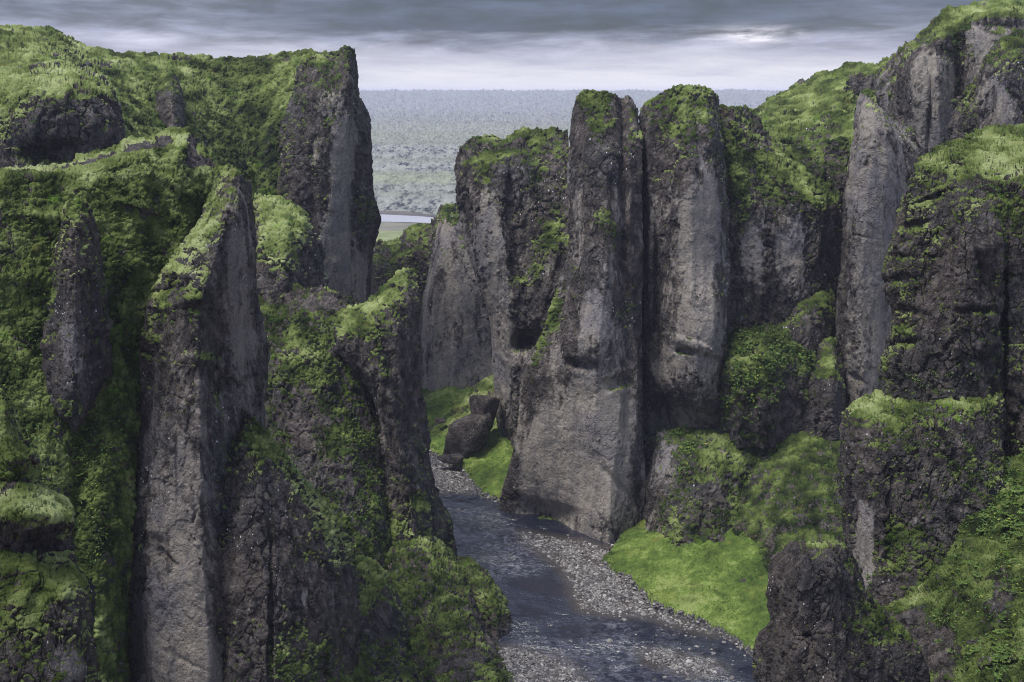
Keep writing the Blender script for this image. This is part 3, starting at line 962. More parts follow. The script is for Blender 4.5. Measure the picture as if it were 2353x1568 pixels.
body("cliff_wall", "huge grey cliff under the mossy summit at the top right corner", "cliff", [
    [(2014, 160, 266), (2010, 200, 262), (2020, 260, 258), (2040, 330, 254), (2060, 460, 250)],
    [(2050, 138, 258), (2058, 200, 250), (2070, 300, 246), (2080, 460, 244)],
    [(2066, 118, 256), (2075, 170, 246), (2090, 300, 242), (2100, 460, 240)],
    [(2092, 94, 254), (2105, 160, 241), (2120, 300, 238), (2130, 460, 237)],
    [(2140, 52, 254), (2150, 110, 240), (2160, 300, 236), (2170, 460, 235)],
    [(2183, 22, 255), (2196, 80, 244), (2208, 300, 240), (2212, 460, 239)],
    [(2226, 12, 256), (2235, 50, 241), (2245, 300, 236), (2250, 460, 234)],
    [(2310, 3, 257), (2315, 34, 241), (2310, 200, 236), (2310, 460, 234)],
    [(2360, 5, 258), (2360, 50, 244), (2360, 460, 238)],
    [(2520, 18, 262), (2520, 460, 250)]],
    D=40, k=1.25, moss=(-0.05, 0.85), tone=0.4, pale=0.3, grain=0.36,
    pb=[(2140, 250, 70, 140, 0.3), (2290, 150, 60, 120, 0.25), (2080, 200, 20, 100, -0.4), (2205, 200, 12, 140, -0.5), (2140, 100, 60, 40, -0.2)],
    mb=[(2200, 30, 120, 16, 0.45), (2120, 80, 60, 16, 0.35, -45), (2210, 90, 24, 50, 0.5), (2060, 200, 22, 80, 0.2), (2310, 25, 60, 16, 0.3), (2180, 60, 30, 24, 0.35)],
    tb=[(2280, 15, 80, 12, 0.2)],
    dents=[(2205, 180, 12, 130, 3, 0, 2), (2135, 280, 5, 90, 1.4, 3, 2), (2300, 62, 60, 10, 1.4, 0, 2)], rock=0.75)

body("cliff_buttress", "dark stepped buttress at the right edge, in front of the huge grey cliff", "buttress", [
    [(2190, 238, 224), (2182, 300, 221), (2185, 460, 218)],
    [(2214, 212, 219), (2215, 300, 211), (2220, 460, 209)],
    [(2248, 178, 217), (2252, 260, 207), (2255, 460, 205)],
    [(2266, 122, 218), (2272, 160, 209), (2275, 260, 206), (2280, 460, 204)],
    [(2290, 100, 218), (2300, 180, 204), (2310, 460, 201)],
    [(2360, 78, 219), (2360, 140, 206), (2360, 460, 201)],
    [(2520, 62, 224), (2520, 460, 208)]],
    D=22, k=1.1, moss=(0.02, 0.85), tone=0.35, pale=0.05, pb=[(2300, 280, 50, 110, 0.5)], mb=[(2240, 195, 20, 30, 0.4), (2300, 105, 40, 14, 0.3), (2300, 300, 50, 80, -0.2), (2340, 90, 30, 10, 0.2)], grain=0.34)

body("rock_spire", "pale pointed rock spire with a tiny moss cap, in front of the huge grey cliff", "rock spire", [
    [(1974, 232, 214), (1962, 300, 211), (1946, 400, 208), (1932, 600, 206), (1922, 750, 205), (1930, 850, 204), (1932, 960, 203), (1932, 1080, 202)],
    [(1984, 212, 210), (1976, 300, 201), (1964, 400, 198.5), (1950, 600, 196), (1942, 750, 196), (1950, 850, 195), (1950, 960, 195), (1950, 1080, 195)],
    [(1995, 207, 208), (2010, 300, 199.5), (2000, 400, 196.5), (1985, 600, 194), (1978, 750, 193.5), (1982, 850, 192), (1982, 960, 192), (1982, 1080, 192)],
    [(2010, 214, 208), (2036, 300, 200), (2036, 400, 197), (2020, 600, 195), (2010, 750, 194), (2010, 960, 192), (2010, 1080, 192)],
    [(2040, 265, 209), (2070, 330, 202.5), (2070, 420, 200), (2055, 600, 198), (2045, 750, 197), (2045, 1080, 195)],
    [(2076, 288, 211), (2104, 345, 206), (2110, 450, 203), (2100, 600, 202), (2095, 1080, 199)],
    [(2102, 300, 216), (2122, 345, 213), (2130, 500, 211), (2140, 1080, 207)]],
    D=16, k=0.9, pmax=0.8, moss=(-0.16, 0.85), tone=0.42, pale=0.34, grain=0.32,
    pb=[(2000, 560, 40, 280, 0.35), (2080, 450, 40, 160, 0.1), (1935, 600, 9, 250, -0.55), (2040, 700, 30, 120, 0.05), (1990, 860, 60, 50, 0.2), (2085, 325, 26, 30, -0.15)],
    mb=[(1995, 212, 14, 10, 0.8), (2090, 330, 30, 30, 0.1)],
    dents=[(1985, 545, 30, 3, 0.35, 8, 2), (1962, 868, 24, 5, 0.8, 30, 2)], rock=0.75)

body("cliff_wall", "black recessed rock filling the narrow crack between the two tall pillars", "cliff", [
    [(1440, 335, 222), (1440, 1150, 216)],
    [(1478, 330, 219), (1478, 700, 214), (1478, 1150, 212)],
    [(1520, 335, 222), (1520, 1150, 216)]],
    D=10, k=0.8, moss=(-0.3, 0.5), pale=-0.3, rock=0.6)

body("rock_mound", "mossy dark hump below the streaked cliff, left of the pale spire", "rock mound", [
    [(1768, 740, 210), (1772, 790, 207), (1778, 900, 205)],
    [(1800, 712, 208), (1808, 780, 201), (1815, 900, 199)],
    [(1850, 667, 208), (1858, 740, 199), (1860, 900, 196)],
    [(1888, 650, 209), (1893, 720, 200), (1890, 900, 198)],
    [(1914, 660, 211), (1918, 760, 207), (1915, 900, 205)]],
    D=14, k=0.9, moss=(0.12, 0.9), tone=0.36, mb=[(1820, 690, 60, 14, 0.45, -40), (1900, 720, 16, 60, 0.3), (1850, 760, 40, 40, -0.25)], rock=0.8)

body("bush_mound", "rounded mound overgrown with bright green bushes, below the streaked cliff", "overgrown mound", [
    [(1655, 800, 207), (1640, 880, 205), (1650, 1030, 202)],
    [(1672, 782, 204), (1668, 850, 196), (1676, 1030, 193)],
    [(1700, 762, 203), (1695, 850, 192), (1695, 950, 190), (1695, 1030, 190)],
    [(1750, 745, 203), (1750, 830, 190), (1750, 950, 187), (1750, 1030, 188)],
    [(1805, 756, 204), (1815, 850, 192), (1810, 950, 190), (1810, 1030, 190)],
    [(1842, 760, 206), (1868, 850, 199), (1866, 1030, 196)]],
    D=14, k=1.25, moss=(0.50, 0.6), tone=0.30, mb=[(1770, 965, 80, 26, -0.6), (1820, 900, 30, 40, -0.3)], tb=[(1700, 800, 40, 40, 0.15)], cush=1.3,
    leaves=[(1700, 810, 40, 45, 900, 0.55), (1780, 830, 60, 60, 1200, 0.5), (1720, 890, 45, 40, 600, 0.5), (1690, 940, 30, 40, 350, 0.5), (1830, 820, 26, 60, 250, 0.45)])

body("rock_cone", "dark cone of rock with a moss streak, leaning against the foot of the pale spire", "rock cone", [
    [(1856, 836, 202), (1828, 900, 198), (1812, 1020, 196)],
    [(1886, 795, 199), (1872, 880, 192), (1868, 1010, 190)],
    [(1914, 782, 199), (1912, 880, 190), (1912, 1010, 188)],
    [(1932, 792, 203), (1942, 880, 198), (1945, 1010, 196)]],
    D=12, k=0.85, moss=(0.0, 0.85), tone=0.42, mb=[(1905, 835, 20, 34, 0.55), (1870, 930, 30, 50, -0.2)], rock=0.8)

body("mossy_mound", "lumpy mossy talus mound below the undercut pillar, above the near meadow", "mossy mound", [
    [(1488, 1040, 200), (1482, 1150, 196), (1478, 1280, 190)],
    [(1515, 994, 199), (1505, 1110, 191), (1500, 1280, 182)],
    [(1560, 985, 199), (1548, 1080, 188), (1538, 1280, 177)],
    [(1608, 980, 199), (1600, 1060, 186), (1595, 1150, 179), (1590, 1290, 173)],
    [(1660, 962, 200), (1660, 1060, 186), (1655, 1150, 179), (1650, 1290, 171)],
    [(1725, 958, 199), (1715, 1080, 187), (1700, 1290, 172)],
    [(1810, 955, 200), (1800, 1100, 186), (1790, 1290, 172)]],
    D=14, k=0.85, moss=(0.34, 0.6), tone=0.33, gaps=0.6, pale=0.1, pb=[(1520, 1050, 30, 60, 0.4)],
    mb=[(1520, 1060, 34, 60, -0.5), (1490, 1140, 14, 70, -0.4), (1640, 1140, 50, 34, -0.35)], tb=[(1660, 1020, 40, 40, 0.25)],
    leaves=[(1600, 1010, 50, 25, 350, 0.5), (1560, 1050, 30, 40, 250, 0.5), (1700, 985, 60, 20, 300, 0.5)])

body("scree_fan", "dark green cone of mossy scree spreading onto the near meadow", "scree slope", [
    [(1655, 1205, 183), (1624, 1270, 178), (1618, 1345, 174)],
    [(1690, 1122, 187), (1668, 1230, 176), (1660, 1360, 168)],
    [(1760, 1022, 192), (1750, 1150, 177), (1750, 1370, 160)],
    [(1826, 962, 196), (1826, 1100, 177), (1830, 1390, 155)],
    [(1900, 948, 198), (1900, 1100, 176), (1900, 1400, 152)],
    [(1975, 938, 200), (1980, 1400, 152)]],
    D=20, k=0.62, moss=(0.34, 0.6), tone=0.26, gaps=0.6, mb=[(1640, 1260, 20, 30, -0.3), (1900, 1200, 40, 60, -0.1)],
    tb=[(1750, 1060, 40, 60, 0.1), (1760, 1200, 80, 60, 0.05)], cush=1.1, rock=0.8)

body("mossy_slope", "mossy boulder slope running down to the upper gravel bar, between far meadow and main pillar", "slope", [
    [(982, 988, 252), (985, 1040, 243), (985, 1100, 234)],
    [(1018, 957, 256), (1025, 1040, 239), (1030, 1100, 230)],
    [(1060, 915, 260), (1075, 1000, 242), (1085, 1100, 227)],
    [(1105, 884, 260), (1125, 1000, 239), (1135, 1110, 222)],
    [(1135, 868, 260), (1160, 1000, 237), (1175, 1120, 219)],
    [(1165, 880, 262), (1200, 1000, 240), (1210, 1120, 222)]],
    D=16, k=0.95, moss=(0.5, 0.45), tone=0.48, mb=[(1110, 1010, 36, 30, -0.3)], tb=[(1040, 1060, 60, 20, 0.12)], cush=0.9)

body("mossy_mound", "pale moss-topped mound between the front left pillar and the tall fin", "mossy mound", [
    [(470, 470, 228), (470, 720, 212)],
    [(574, 453, 217), (570, 560, 208), (568, 700, 201)],
    [(600, 449, 216), (600, 520, 204), (600, 600, 197), (600, 720, 192)],
    [(650, 460, 216), (660, 520, 203), (650, 590, 197), (650, 720, 193)],
    [(688, 475, 216), (704, 540, 205), (690, 610, 200), (690, 720, 196)],
    [(706, 498, 217), (732, 575, 211), (742, 640, 208), (745, 740, 205)],
    [(712, 508, 220), (742, 585, 217), (752, 640, 214), (755, 740, 210)]],
    D=16, k=0.95, moss=(0.15, 0.8), tone=0.68, mb=[(640, 510, 50, 50, 0.5), (660, 570, 36, 40, 0.3), (730, 600, 20, 60, -0.6), (620, 640, 60, 30, -0.35)],
    tb=[(640, 650, 80, 40, -0.3)], cush=0.9)

body("mossy_slope", "steep mossy slope in the middle, between the front left pillar and the dark leaning fin", "slope", [
    [(440, 600, 214), (440, 800, 200), (450, 1000, 188), (460, 1200, 176), (480, 1450, 160)],
    [(580, 600, 202), (585, 800, 186), (610, 1000, 175), (640, 1200, 165), (680, 1450, 150)],
    [(640, 655, 198), (650, 800, 182), (680, 1000, 172), (720, 1200, 161), (760, 1450, 148)],
    [(690, 660, 196), (720, 740, 184), (740, 900, 177), (780, 1100, 167), (830, 1300, 156), (850, 1480, 147)],
    [(750, 664, 195), (780, 720, 187), (800, 850, 181), (840, 1000, 176), (870, 1200, 166), (900, 1480, 150)],
    [(800, 682, 196), (835, 780, 188), (860, 900, 184), (880, 1000, 180), (890, 1200, 170), (960, 1480, 154)],
    [(850, 720, 202), (900, 900, 194), (920, 1200, 180), (1000, 1480, 165)]],
    D=18, k=0.85, moss=(0.36, 0.5), tone=0.29, mb=[(740, 690, 70, 26, -0.45), (690, 960, 60, 80, -0.25), (760, 1100, 50, 40, -0.2), (720, 830, 60, 80, 0.15), (700, 1050, 30, 80, -0.2)],
    tb=[(740, 800, 60, 60, 0.08), (680, 1000, 60, 100, -0.1)], cush=1.2,
    leaves=[(830, 1050, 30, 60, 260, 0.4), (850, 1180, 40, 60, 260, 0.4)])

body("rock_fin", "dark leaning rock fin with a mossy shoulder, its foot at the left river bank", "rock fin", [
    [(755, 728, 190), (768, 800, 186), (828, 860, 185), (868, 960, 183), (878, 1100, 179), (872, 1250, 172), (870, 1380, 165)],
    [(800, 708, 184), (810, 780, 177), (850, 870, 175), (890, 980, 173), (905, 1100, 172), (910, 1250, 166), (910, 1380, 162)],
    [(850, 690, 184), (865, 760, 175), (880, 850, 173), (910, 980, 171), (930, 1100, 170), (950, 1200, 168), (960, 1380, 163)],
    [(888, 660, 184), (905, 740, 176), (915, 850, 174), (930, 980, 173), (960, 1100, 172), (985, 1200, 171), (1000, 1380, 168)],
    [(930, 624, 186), (940, 720, 180), (945, 850, 178), (965, 1000, 177), (985, 1120, 176), (1015, 1220, 176), (1030, 1380, 173)],
    [(956, 616, 192), (964, 680, 189), (966, 850, 188), (985, 1000, 186), (1000, 1120, 185), (1035, 1205, 183), (1049, 1280, 182), (1055, 1380, 180)]],
    D=14, k=0.9, moss=(0.10, 0.85), tone=0.45, pale=0.0, pb=[(880, 1000, 20, 60, 0.3), (870, 850, 20, 40, 0.25)],
    mb=[(810, 730, 50, 40, 0.45), (880, 690, 40, 20, 0.4), (930, 640, 30, 20, 0.2), (930, 950, 60, 160, -0.22), (800, 830, 40, 60, -0.05), (960, 1160, 30, 30, 0.3), (880, 1230, 30, 60, 0.5)],
    tb=[(860, 705, 40, 16, 0.25)], grain=0.34)

body("rock_lobe", "rounded mossy rock lobe overhanging the left edge of the river", "rock lobe", [
    [(1035, 1290, 175), (1050, 1400, 167), (1060, 1560, 158)],
    [(1065, 1283, 172), (1085, 1350, 160), (1100, 1420, 155), (1100, 1560, 150)],
    [(1100, 1300, 170), (1130, 1370, 157), (1145, 1430, 152), (1140, 1480, 150), (1135, 1560, 148)],
    [(1120, 1318, 173), (1156, 1385, 160), (1170, 1428, 155), (1164, 1468, 152), (1145, 1560, 147)],
    [(1128, 1328, 176), (1166, 1385, 166), (1180, 1428, 162), (1174, 1466, 157), (1152, 1492, 152), (1150, 1560, 148)]],
    D=9, k=0.75, moss=(0.24, 0.75), tone=0.34, gaps=0.6, pillow=0.9, mb=[(1130, 1470, 60, 26, -0.6)], rock=0.8)

body("mossy_lobe", "large lumpy moss-covered lobe at the bottom, beside the gravel shallows", "mossy slope", [
    [(860, 1250, 170), (870, 1400, 152), (890, 1700, 128)],
    [(900, 1222, 170), (910, 1330, 155), (930, 1500, 141), (940, 1720, 125)],
    [(950, 1212, 172), (965, 1340, 153), (985, 1500, 140), (1000, 1720, 124)],
    [(1000, 1240, 172), (1020, 1350, 153), (1050, 1500, 139), (1070, 1720, 123)],
    [(1038, 1268, 174), (1075, 1370, 154), (1105, 1480, 142), (1130, 1570, 134), (1150, 1720, 121)],
    [(1048, 1285, 178), (1105, 1380, 163), (1135, 1480, 150), (1160, 1535, 143), (1182, 1572, 138), (1200, 1720, 122)]],
    D=14, k=0.62, moss=(0.30, 0.6), tone=0.34, gaps=0.6, pillow=0.9, mb=[(960, 1300, 40, 40, -0.25), (1060, 1520, 50, 40, -0.45), (1090, 1420, 30, 50, -0.25), (990, 1420, 30, 30, -0.2)],
    tb=[(990, 1245, 40, 24, 0.25), (1120, 1480, 30, 60, 0.15), (960, 1540, 60, 40, -0.1)], cush=1.2)

body("mossy_ledge", "mossy rock shoulder with a pale rim between the front left pillar and the bottom lobe", "mossy ledge", [
    [(790, 1295, 152), (795, 1400, 142), (795, 1720, 128)],
    [(828, 1280, 150), (838, 1350, 140), (848, 1450, 134), (850, 1720, 122)],
    [(862, 1296, 150), (890, 1390, 139), (888, 1480, 135), (890, 1720, 124)],
    [(885, 1320, 152), (922, 1420, 142), (925, 1475, 139), (935, 1560, 133), (945, 1720, 124)],
    [(892, 1335, 155), (930, 1425, 148), (936, 1475, 146), (965, 1560, 140), (980, 1720, 130)]],
    D=10, k=0.7, moss=(0.20, 0.75), tone=0.38, gaps=0.6, pillow=0.9, mb=[(880, 1440, 40, 40, -0.4), (850, 1300, 40, 20, 0.3)], tb=[(860, 1310, 40, 20, 0.25)])

body("mossy_slope", "near left mossy slope below the winding bare-topped ridge", "slope", [
    [(-700, 440, 100), (-700, 1700, 76)],
    [(-320, 430, 104), (-320, 800, 95), (-320, 1300, 84), (-320, 1700, 78)],
    [(-100, 425, 106), (-100, 460, 102), (-100, 800, 96), (-100, 1300, 84), (-100, 1700, 78)],
    [(0, 398, 112), (0, 425, 106), (0, 800, 97), (0, 1200, 88), (0, 1700, 79)],
    [(60, 386, 115), (60, 412, 109), (60, 800, 98), (60, 1200, 89), (60, 1700, 79)],
    [(130, 379, 118), (132, 405, 112), (122, 800, 99), (110, 1250, 88), (110, 1700, 79)],
    [(230, 347, 122), (238, 380, 115), (222, 600, 107), (220, 800, 102), (170, 1250, 91), (150, 1700, 81)],
    [(340, 313, 127), (335, 365, 118), (310, 560, 110), (290, 700, 106), (232, 1100, 93.3), (200, 1700, 82)],
    [(385, 300, 130), (372, 365, 120), (350, 560, 112), (310, 720, 107), (260, 1100, 94.2), (225, 1700, 83)],
    [(430, 292, 131), (415, 365, 121), (390, 500, 115), (330, 740, 107), (285, 1100, 95.5), (245, 1700, 84.5)],
    [(462, 330, 130), (450, 400, 122), (420, 540, 115), (350, 760, 108), (308, 1100, 97.5), (265, 1700, 87)],
    [(505, 386, 128), (500, 430, 124), (470, 560, 118), (400, 760, 112), (330, 1100, 106), (300, 1700, 94)],
    [(580, 395, 132), (580, 700, 124), (480, 1100, 114), (400, 1700, 100)]],
    D=26, k=0.72, moss=(0.75, 0.3), tone=0.44, grain=0.2,
    mb=[(60, 397, 44, 4, -1.2, -3), (150, 386, 60, 4, -1.2, -14), (240, 363, 52, 5, -1.2, -16), (322, 339, 52, 8, -1.3, -8), (378, 322, 16, 12, -1.2), (458, 374, 40, 12, -0.9),
        (150, 870, 40, 90, -0.3), (130, 1000, 80, 30, -0.15), (445, 338, 12, 26, -0.9)],
    tb=[(100, 384, 90, 8, 0.35, -4), (270, 346, 90, 8, 0.45, -16), (60, 390, 70, 8, 0.3), (400, 347, 12, 26, 0.4, 40), (360, 306, 30, 8, 0.3), (420, 318, 30, 10, 0.25), (380, 400, 120, 36, 0.18, 12), (250, 395, 110, 26, 0.25), (430, 440, 60, 70, 0.15, 50),
        (180, 500, 60, 40, 0.12), (120, 900, 200, 160, -0.08)],
    dents=[(90, 408, 80, 10, -0.7, -3, 2), (260, 380, 90, 11, -0.9, -16, 2), (415, 350, 16, 24, -1.2, 40, 2), (340, 400, 60, 14, -0.8, 14, 2), (190, 428, 60, 12, -0.6, -8, 2), (420, 430, 60, 16, -1.2, 40, 2),
           (120, 500, 90, 12, -0.8, 6, 2), (330, 480, 80, 12, -0.9, 20, 2), (250, 452, 90, 7, 0.25, -9, 2), (380, 520, 40, 60, 0.9, 20, 2), (60, 640, 60, 20, -0.8, 10, 2), (290, 620, 50, 20, -0.8, -20, 2)],
    cush=1.15, rock=0.7,
    leaves=[(60, 800, 70, 220, 700, 0.22), (200, 1030, 90, 70, 700, 0.24), (250, 1150, 60, 70, 500, 0.22), (170, 1250, 60, 60, 400, 0.22), (280, 600, 100, 120, 400, 0.2)])

body("rock_spire", "dark spire with a mossy tip standing out of the near left slope", "rock spire", [
    [(150, 482, 105), (131, 560, 104), (110, 680, 103), (92, 800, 101), (82, 905, 104)],
    [(160, 466, 101), (148, 560, 97.5), (140, 680, 96.5), (130, 850, 95.5), (128, 930, 95), (125, 1030, 104)],
    [(178, 461, 99), (175, 560, 96), (172, 680, 95.5), (165, 850, 94.5), (165, 960, 93.5), (165, 1070, 103)],
    [(193, 466, 100), (202, 560, 97.5), (208, 680, 96.5), (205, 850, 95.5), (205, 920, 95.5), (205, 1000, 105)],
    [(204, 480, 105), (226, 560, 104), (242, 650, 104.5), (250, 730, 103), (252, 800, 102.5), (250, 890, 107)]],
    D=7, k=0.5, moss=(-0.06, 0.9), tone=0.5, pale=0.0, grain=0.18, pmax=0.7,
    pb=[(160, 790, 26, 70, 0.5), (175, 660, 40, 60, 0.1)],
    mb=[(178, 478, 26, 18, 0.6), (122, 640, 10, 130, 0.4, 12), (232, 640, 9, 100, 0.4, -14), (165, 960, 100, 40, 0.4), (165, 760, 40, 120, -0.2), (180, 540, 40, 60, 0.1)], rock=1.1)

body("rock_pillar", "massive front left pillar with a long smooth dark grey face and a mossy edge", "rock pillar", [
    [(498, 396, 122), (450, 520, 116), (392, 600, 111), (343, 690, 108), (323, 830, 107), (298, 1000, 105), (272, 1200, 102), (256, 1330, 100), (272, 1450, 99), (298, 1568, 97), (320, 1750, 95)],
    [(510, 390, 117), (468, 510, 109), (412, 600, 104), (370, 700, 102), (352, 800, 101.5), (330, 1000, 99.5), (305, 1200, 97), (290, 1330, 95), (300, 1450, 94.5), (320, 1750, 91)],
    [(524, 386, 114), (490, 500, 105.5), (440, 600, 101), (400, 700, 99), (390, 800, 98), (375, 1000, 96), (355, 1200, 94), (345, 1400, 92), (350, 1600, 90), (350, 1750, 89)],
    [(540, 389, 112.5), (520, 500, 104), (490, 600, 100), (462, 700, 97.5), (455, 800, 97), (460, 1000, 95), (460, 1200, 93), (470, 1350, 91), (480, 1600, 89), (480, 1750, 88)],
    [(554, 400, 113), (540, 500, 105), (520, 600, 103), (500, 700, 102.5), (492, 800, 102.5), (492, 900, 101.5), (492, 1000, 98.5), (500, 1200, 95.5), (510, 1400, 92.5), (525, 1750, 89)],
    [(562, 408, 114), (560, 500, 107), (552, 650, 105), (545, 800, 105), (545, 900, 104), (540, 1050, 101), (535, 1200, 97.5), (550, 1400, 94), (570, 1750, 91)],
    [(570, 414, 116), (577, 480, 111), (580, 600, 110), (584, 750, 110), (598, 900, 109), (602, 1000, 108), (600, 1100, 105), (615, 1250, 101), (620, 1400, 98), (630, 1750, 94)],
    [(573, 418, 119), (586, 490, 116), (592, 690, 115), (616, 800, 115), (616, 860, 115), (606, 940, 114), (612, 1050, 110), (632, 1250, 106), (640, 1750, 100)]],
    D=14, k=0.62, pmax=0.6, moss=(-0.02, 0.85), tone=0.5, pale=0.14, grain=0.2,
    pb=[(400, 1280, 90, 330, 0.42), (350, 1500, 90, 140, 0.4), (440, 1500, 60, 120, 0.3), (545, 640, 26, 170, 0.5), (565, 850, 30, 130, 0.3), (480, 750, 14, 120, -0.2), (440, 800, 30, 100, -0.1), (420, 1050, 16, 60, 0.3), (520, 1300, 20, 200, -0.4), (550, 1530, 80, 60, 0.5), (300, 1290, 40, 60, -0.2)],
    mb=[(440, 545, 40, 45, 0.38), (405, 635, 30, 24, 0.36), (365, 700, 20, 60, 0.4), (345, 800, 14, 60, 0.35), (535, 395, 40, 16, 0.4), (490, 460, 26, 50, 0.3), (480, 820, 24, 14, 0.6), (445, 675, 26, 14, 0.5), (310, 980, 14, 120, 0.35), (560, 600, 30, 200, -0.3), (400, 1250, 90, 350, -0.5), (560, 870, 40, 150, -0.3)],
    tb=[(430, 560, 60, 90, 0.3), (540, 400, 30, 16, -0.05)],
    dents=[(440, 540, 40, 14, -1.3, -10, 2), (425, 585, 40, 9, 1.1, -8, 2), (402, 628, 34, 12, -1.3, 5, 2), (385, 668, 36, 8, 1.1, -12, 2), (368, 708, 26, 14, -1.2, 0, 2), (440, 690, 30, 9, -1.0, -12, 2), (455, 712, 34, 9, 1.0, 8, 2), (350, 780, 22, 14, -1.0, 0, 2), (350, 815, 30, 8, 0.9, 10, 2), (480, 830, 30, 8, -0.9, 16, 2), (335, 900, 18, 20, -0.9, 0, 2), (510, 440, 30, 10, -0.8, 20, 2), (385, 1280, 26, 5, 1.0, 45), (345, 1250, 34, 22, 0.7, 20), (492, 880, 10, 60, 0.5), (398, 1075, 6, 90, -0.2), (430, 1520, 50, 6, 0.25, 25, 2)], rock=0.7)

body("rock_buttress", "dark ribbed buttress with a mossy diagonal edge, right side of the front left pillar", "buttress", [
    [(548, 955, 107), (510, 1100, 101), (490, 1300, 96), (490, 1750, 90)],
    [(562, 945, 104), (550, 1100, 97.5), (545, 1300, 93), (550, 1750, 87)],
    [(585, 960, 103.5), (595, 1100, 97), (605, 1300, 93), (615, 1750, 86)],
    [(622, 1012, 104.5), (650, 1150, 98.5), (660, 1300, 94.5), (660, 1500, 91), (665, 1750, 88)],
    [(662, 1062, 107), (718, 1180, 101), (748, 1300, 98.5), (762, 1450, 96), (775, 1750, 93)],
    [(702, 1107, 111), (772, 1210, 106), (800, 1290, 104), (815, 1400, 103), (815, 1500, 102), (825, 1750, 99)],
    [(708, 1112, 114), (780, 1212, 111), (810, 1290, 110), (824, 1400, 109), (822, 1500, 108), (840, 1750, 105)]],
    D=10, k=0.6, moss=(-0.06, 0.85), tone=0.5, pale=-0.05, grain=0.2,
    gaps=0.7, pillow=1.0, tb=[(680, 1090, 140, 30, 0.24, 50), (785, 1240, 80, 24, 0.22, 60)],
    mb=[(672, 1078, 120, 26, 0.52, 50), (772, 1225, 90, 28, 0.50, 60), (600, 1020, 40, 50, 0.4), (590, 1300, 70, 200, -0.4), (720, 1500, 90, 60, 0.35), (680, 1530, 60, 50, 0.3), (730, 1400, 50, 70, -0.25), (620, 1200, 40, 100, -0.2)],
    pb=[(620, 1270, 10, 40, 0.3), (700, 1370, 12, 30, 0.45), (740, 1450, 16, 30, 0.35)], rock=0.9,
    dents=[(622, 1400, 5, 220, 0.9)])

body("mossy_hummock", "sloping moss patch at the bottom centre-left below the ribbed buttress", "mossy slope", [
    [(620, 1490, 100), (620, 1600, 94), (620, 1750, 89)],
    [(665, 1460, 99), (680, 1540, 93), (690, 1750, 86)],
    [(740, 1480, 100), (750, 1560, 94), (760, 1750, 87)],
    [(800, 1505, 104), (815, 1580, 98), (830, 1750, 90)],
    [(840, 1490, 112), (860, 1580, 105), (880, 1750, 96)]],
    D=7, k=0.6, moss=(0.6, 0.4), tone=0.4, cush=1.2, leaves=[(700, 1520, 60, 30, 260, 0.2)])

body("moss_column", "near stack of overhanging moss cushions on dark rock at the bottom left corner", "mossy column", [
    [(-500, 890, 55), (-500, 1300, 50), (-500, 1750, 46)],
    [(-260, 900, 53), (-260, 1100, 51), (-260, 1300, 49), (-260, 1750, 45)],
    [(-120, 900, 50.5), (-120, 1000, 48), (-120, 1130, 46), (-120, 1300, 44.5), (-120, 1750, 41)],
    [(-50, 898, 49.5), (-45, 950, 46.3), (-45, 1000, 46), (-45, 1062, 45), (-40, 1130, 43.5), (-40, 1190, 42.2), (-40, 1250, 43), (-30, 1350, 42), (-30, 1750, 39.5)],
    [(-4, 899, 49.2), (8, 945, 46), (10, 1000, 45.6), (18, 1060, 44.6), (20, 1110, 44.6), (34, 1140, 43.2), (45, 1190, 42), (45, 1235, 43.2), (60, 1320, 42), (60, 1400, 41), (70, 1750, 39.2)],
    [(2, 900, 49.5), (20, 945, 47), (28, 1000, 46.4), (58, 1062, 45.6), (62, 1110, 45.6), (92, 1145, 44.2), (112, 1190, 43), (105, 1235, 44), (125, 1320, 42.8), (140, 1380, 41.6), (142, 1750, 39.6)],
    [(6, 906, 50), (25, 945, 48.2), (44, 1000, 47.4), (82, 1068, 46.8), (84, 1112, 46.8), (134, 1160, 45.4), (158, 1195, 44.4), (146, 1230, 45), (165, 1310, 43.8), (190, 1368, 42.8), (200, 1450, 42.4), (210, 1750, 41)],
    [(8, 912, 51), (28, 945, 49.5), (52, 1010, 48.8), (53, 1050, 48.6), (91, 1075, 48.2), (91, 1105, 48.2), (86, 1118, 48), (122, 1138, 47.5), (162, 1170, 46.8), (171, 1195, 46.4), (157, 1226, 46.6), (166, 1270, 46.2), (180, 1312, 45.6), (206, 1350, 45.2), (211, 1375, 45), (212, 1450, 44.6), (222, 1568, 44), (228, 1750, 43)]],
    D=5, k=0.34, gaps=0.12, moss=(0.22, 0.9), tone=0.6, grain=0.10, cush=0.55, rock=0.8, pmax=0.6,
    mb=[(80, 1180, 90, 44, 0.7), (40, 1080, 50, 26, 0.5), (10, 985, 40, 30, 0.4), (130, 1355, 60, 34, 0.5), (40, 1400, 40, 40, 0.3), (150, 1420, 40, 60, -0.3), (100, 1520, 80, 60, -0.2), (80, 1256, 100, 14, -0.9), (-20, 1148, 46, 20, -0.8), (26, 1120, 36, 10, -0.8, -28), (128, 1122, 36, 12, -0.8, 32), (60, 1010, 30, 12, -0.4)],
    tb=[(80, 1170, 90, 40, 0.2), (10, 925, 20, 20, -0.25), (20, 1290, 80, 60, -0.15), (60, 1500, 90, 80, -0.25)],
    pb=[(140, 1535, 50, 40, 0.7), (180, 1400, 20, 30, 0.2)])

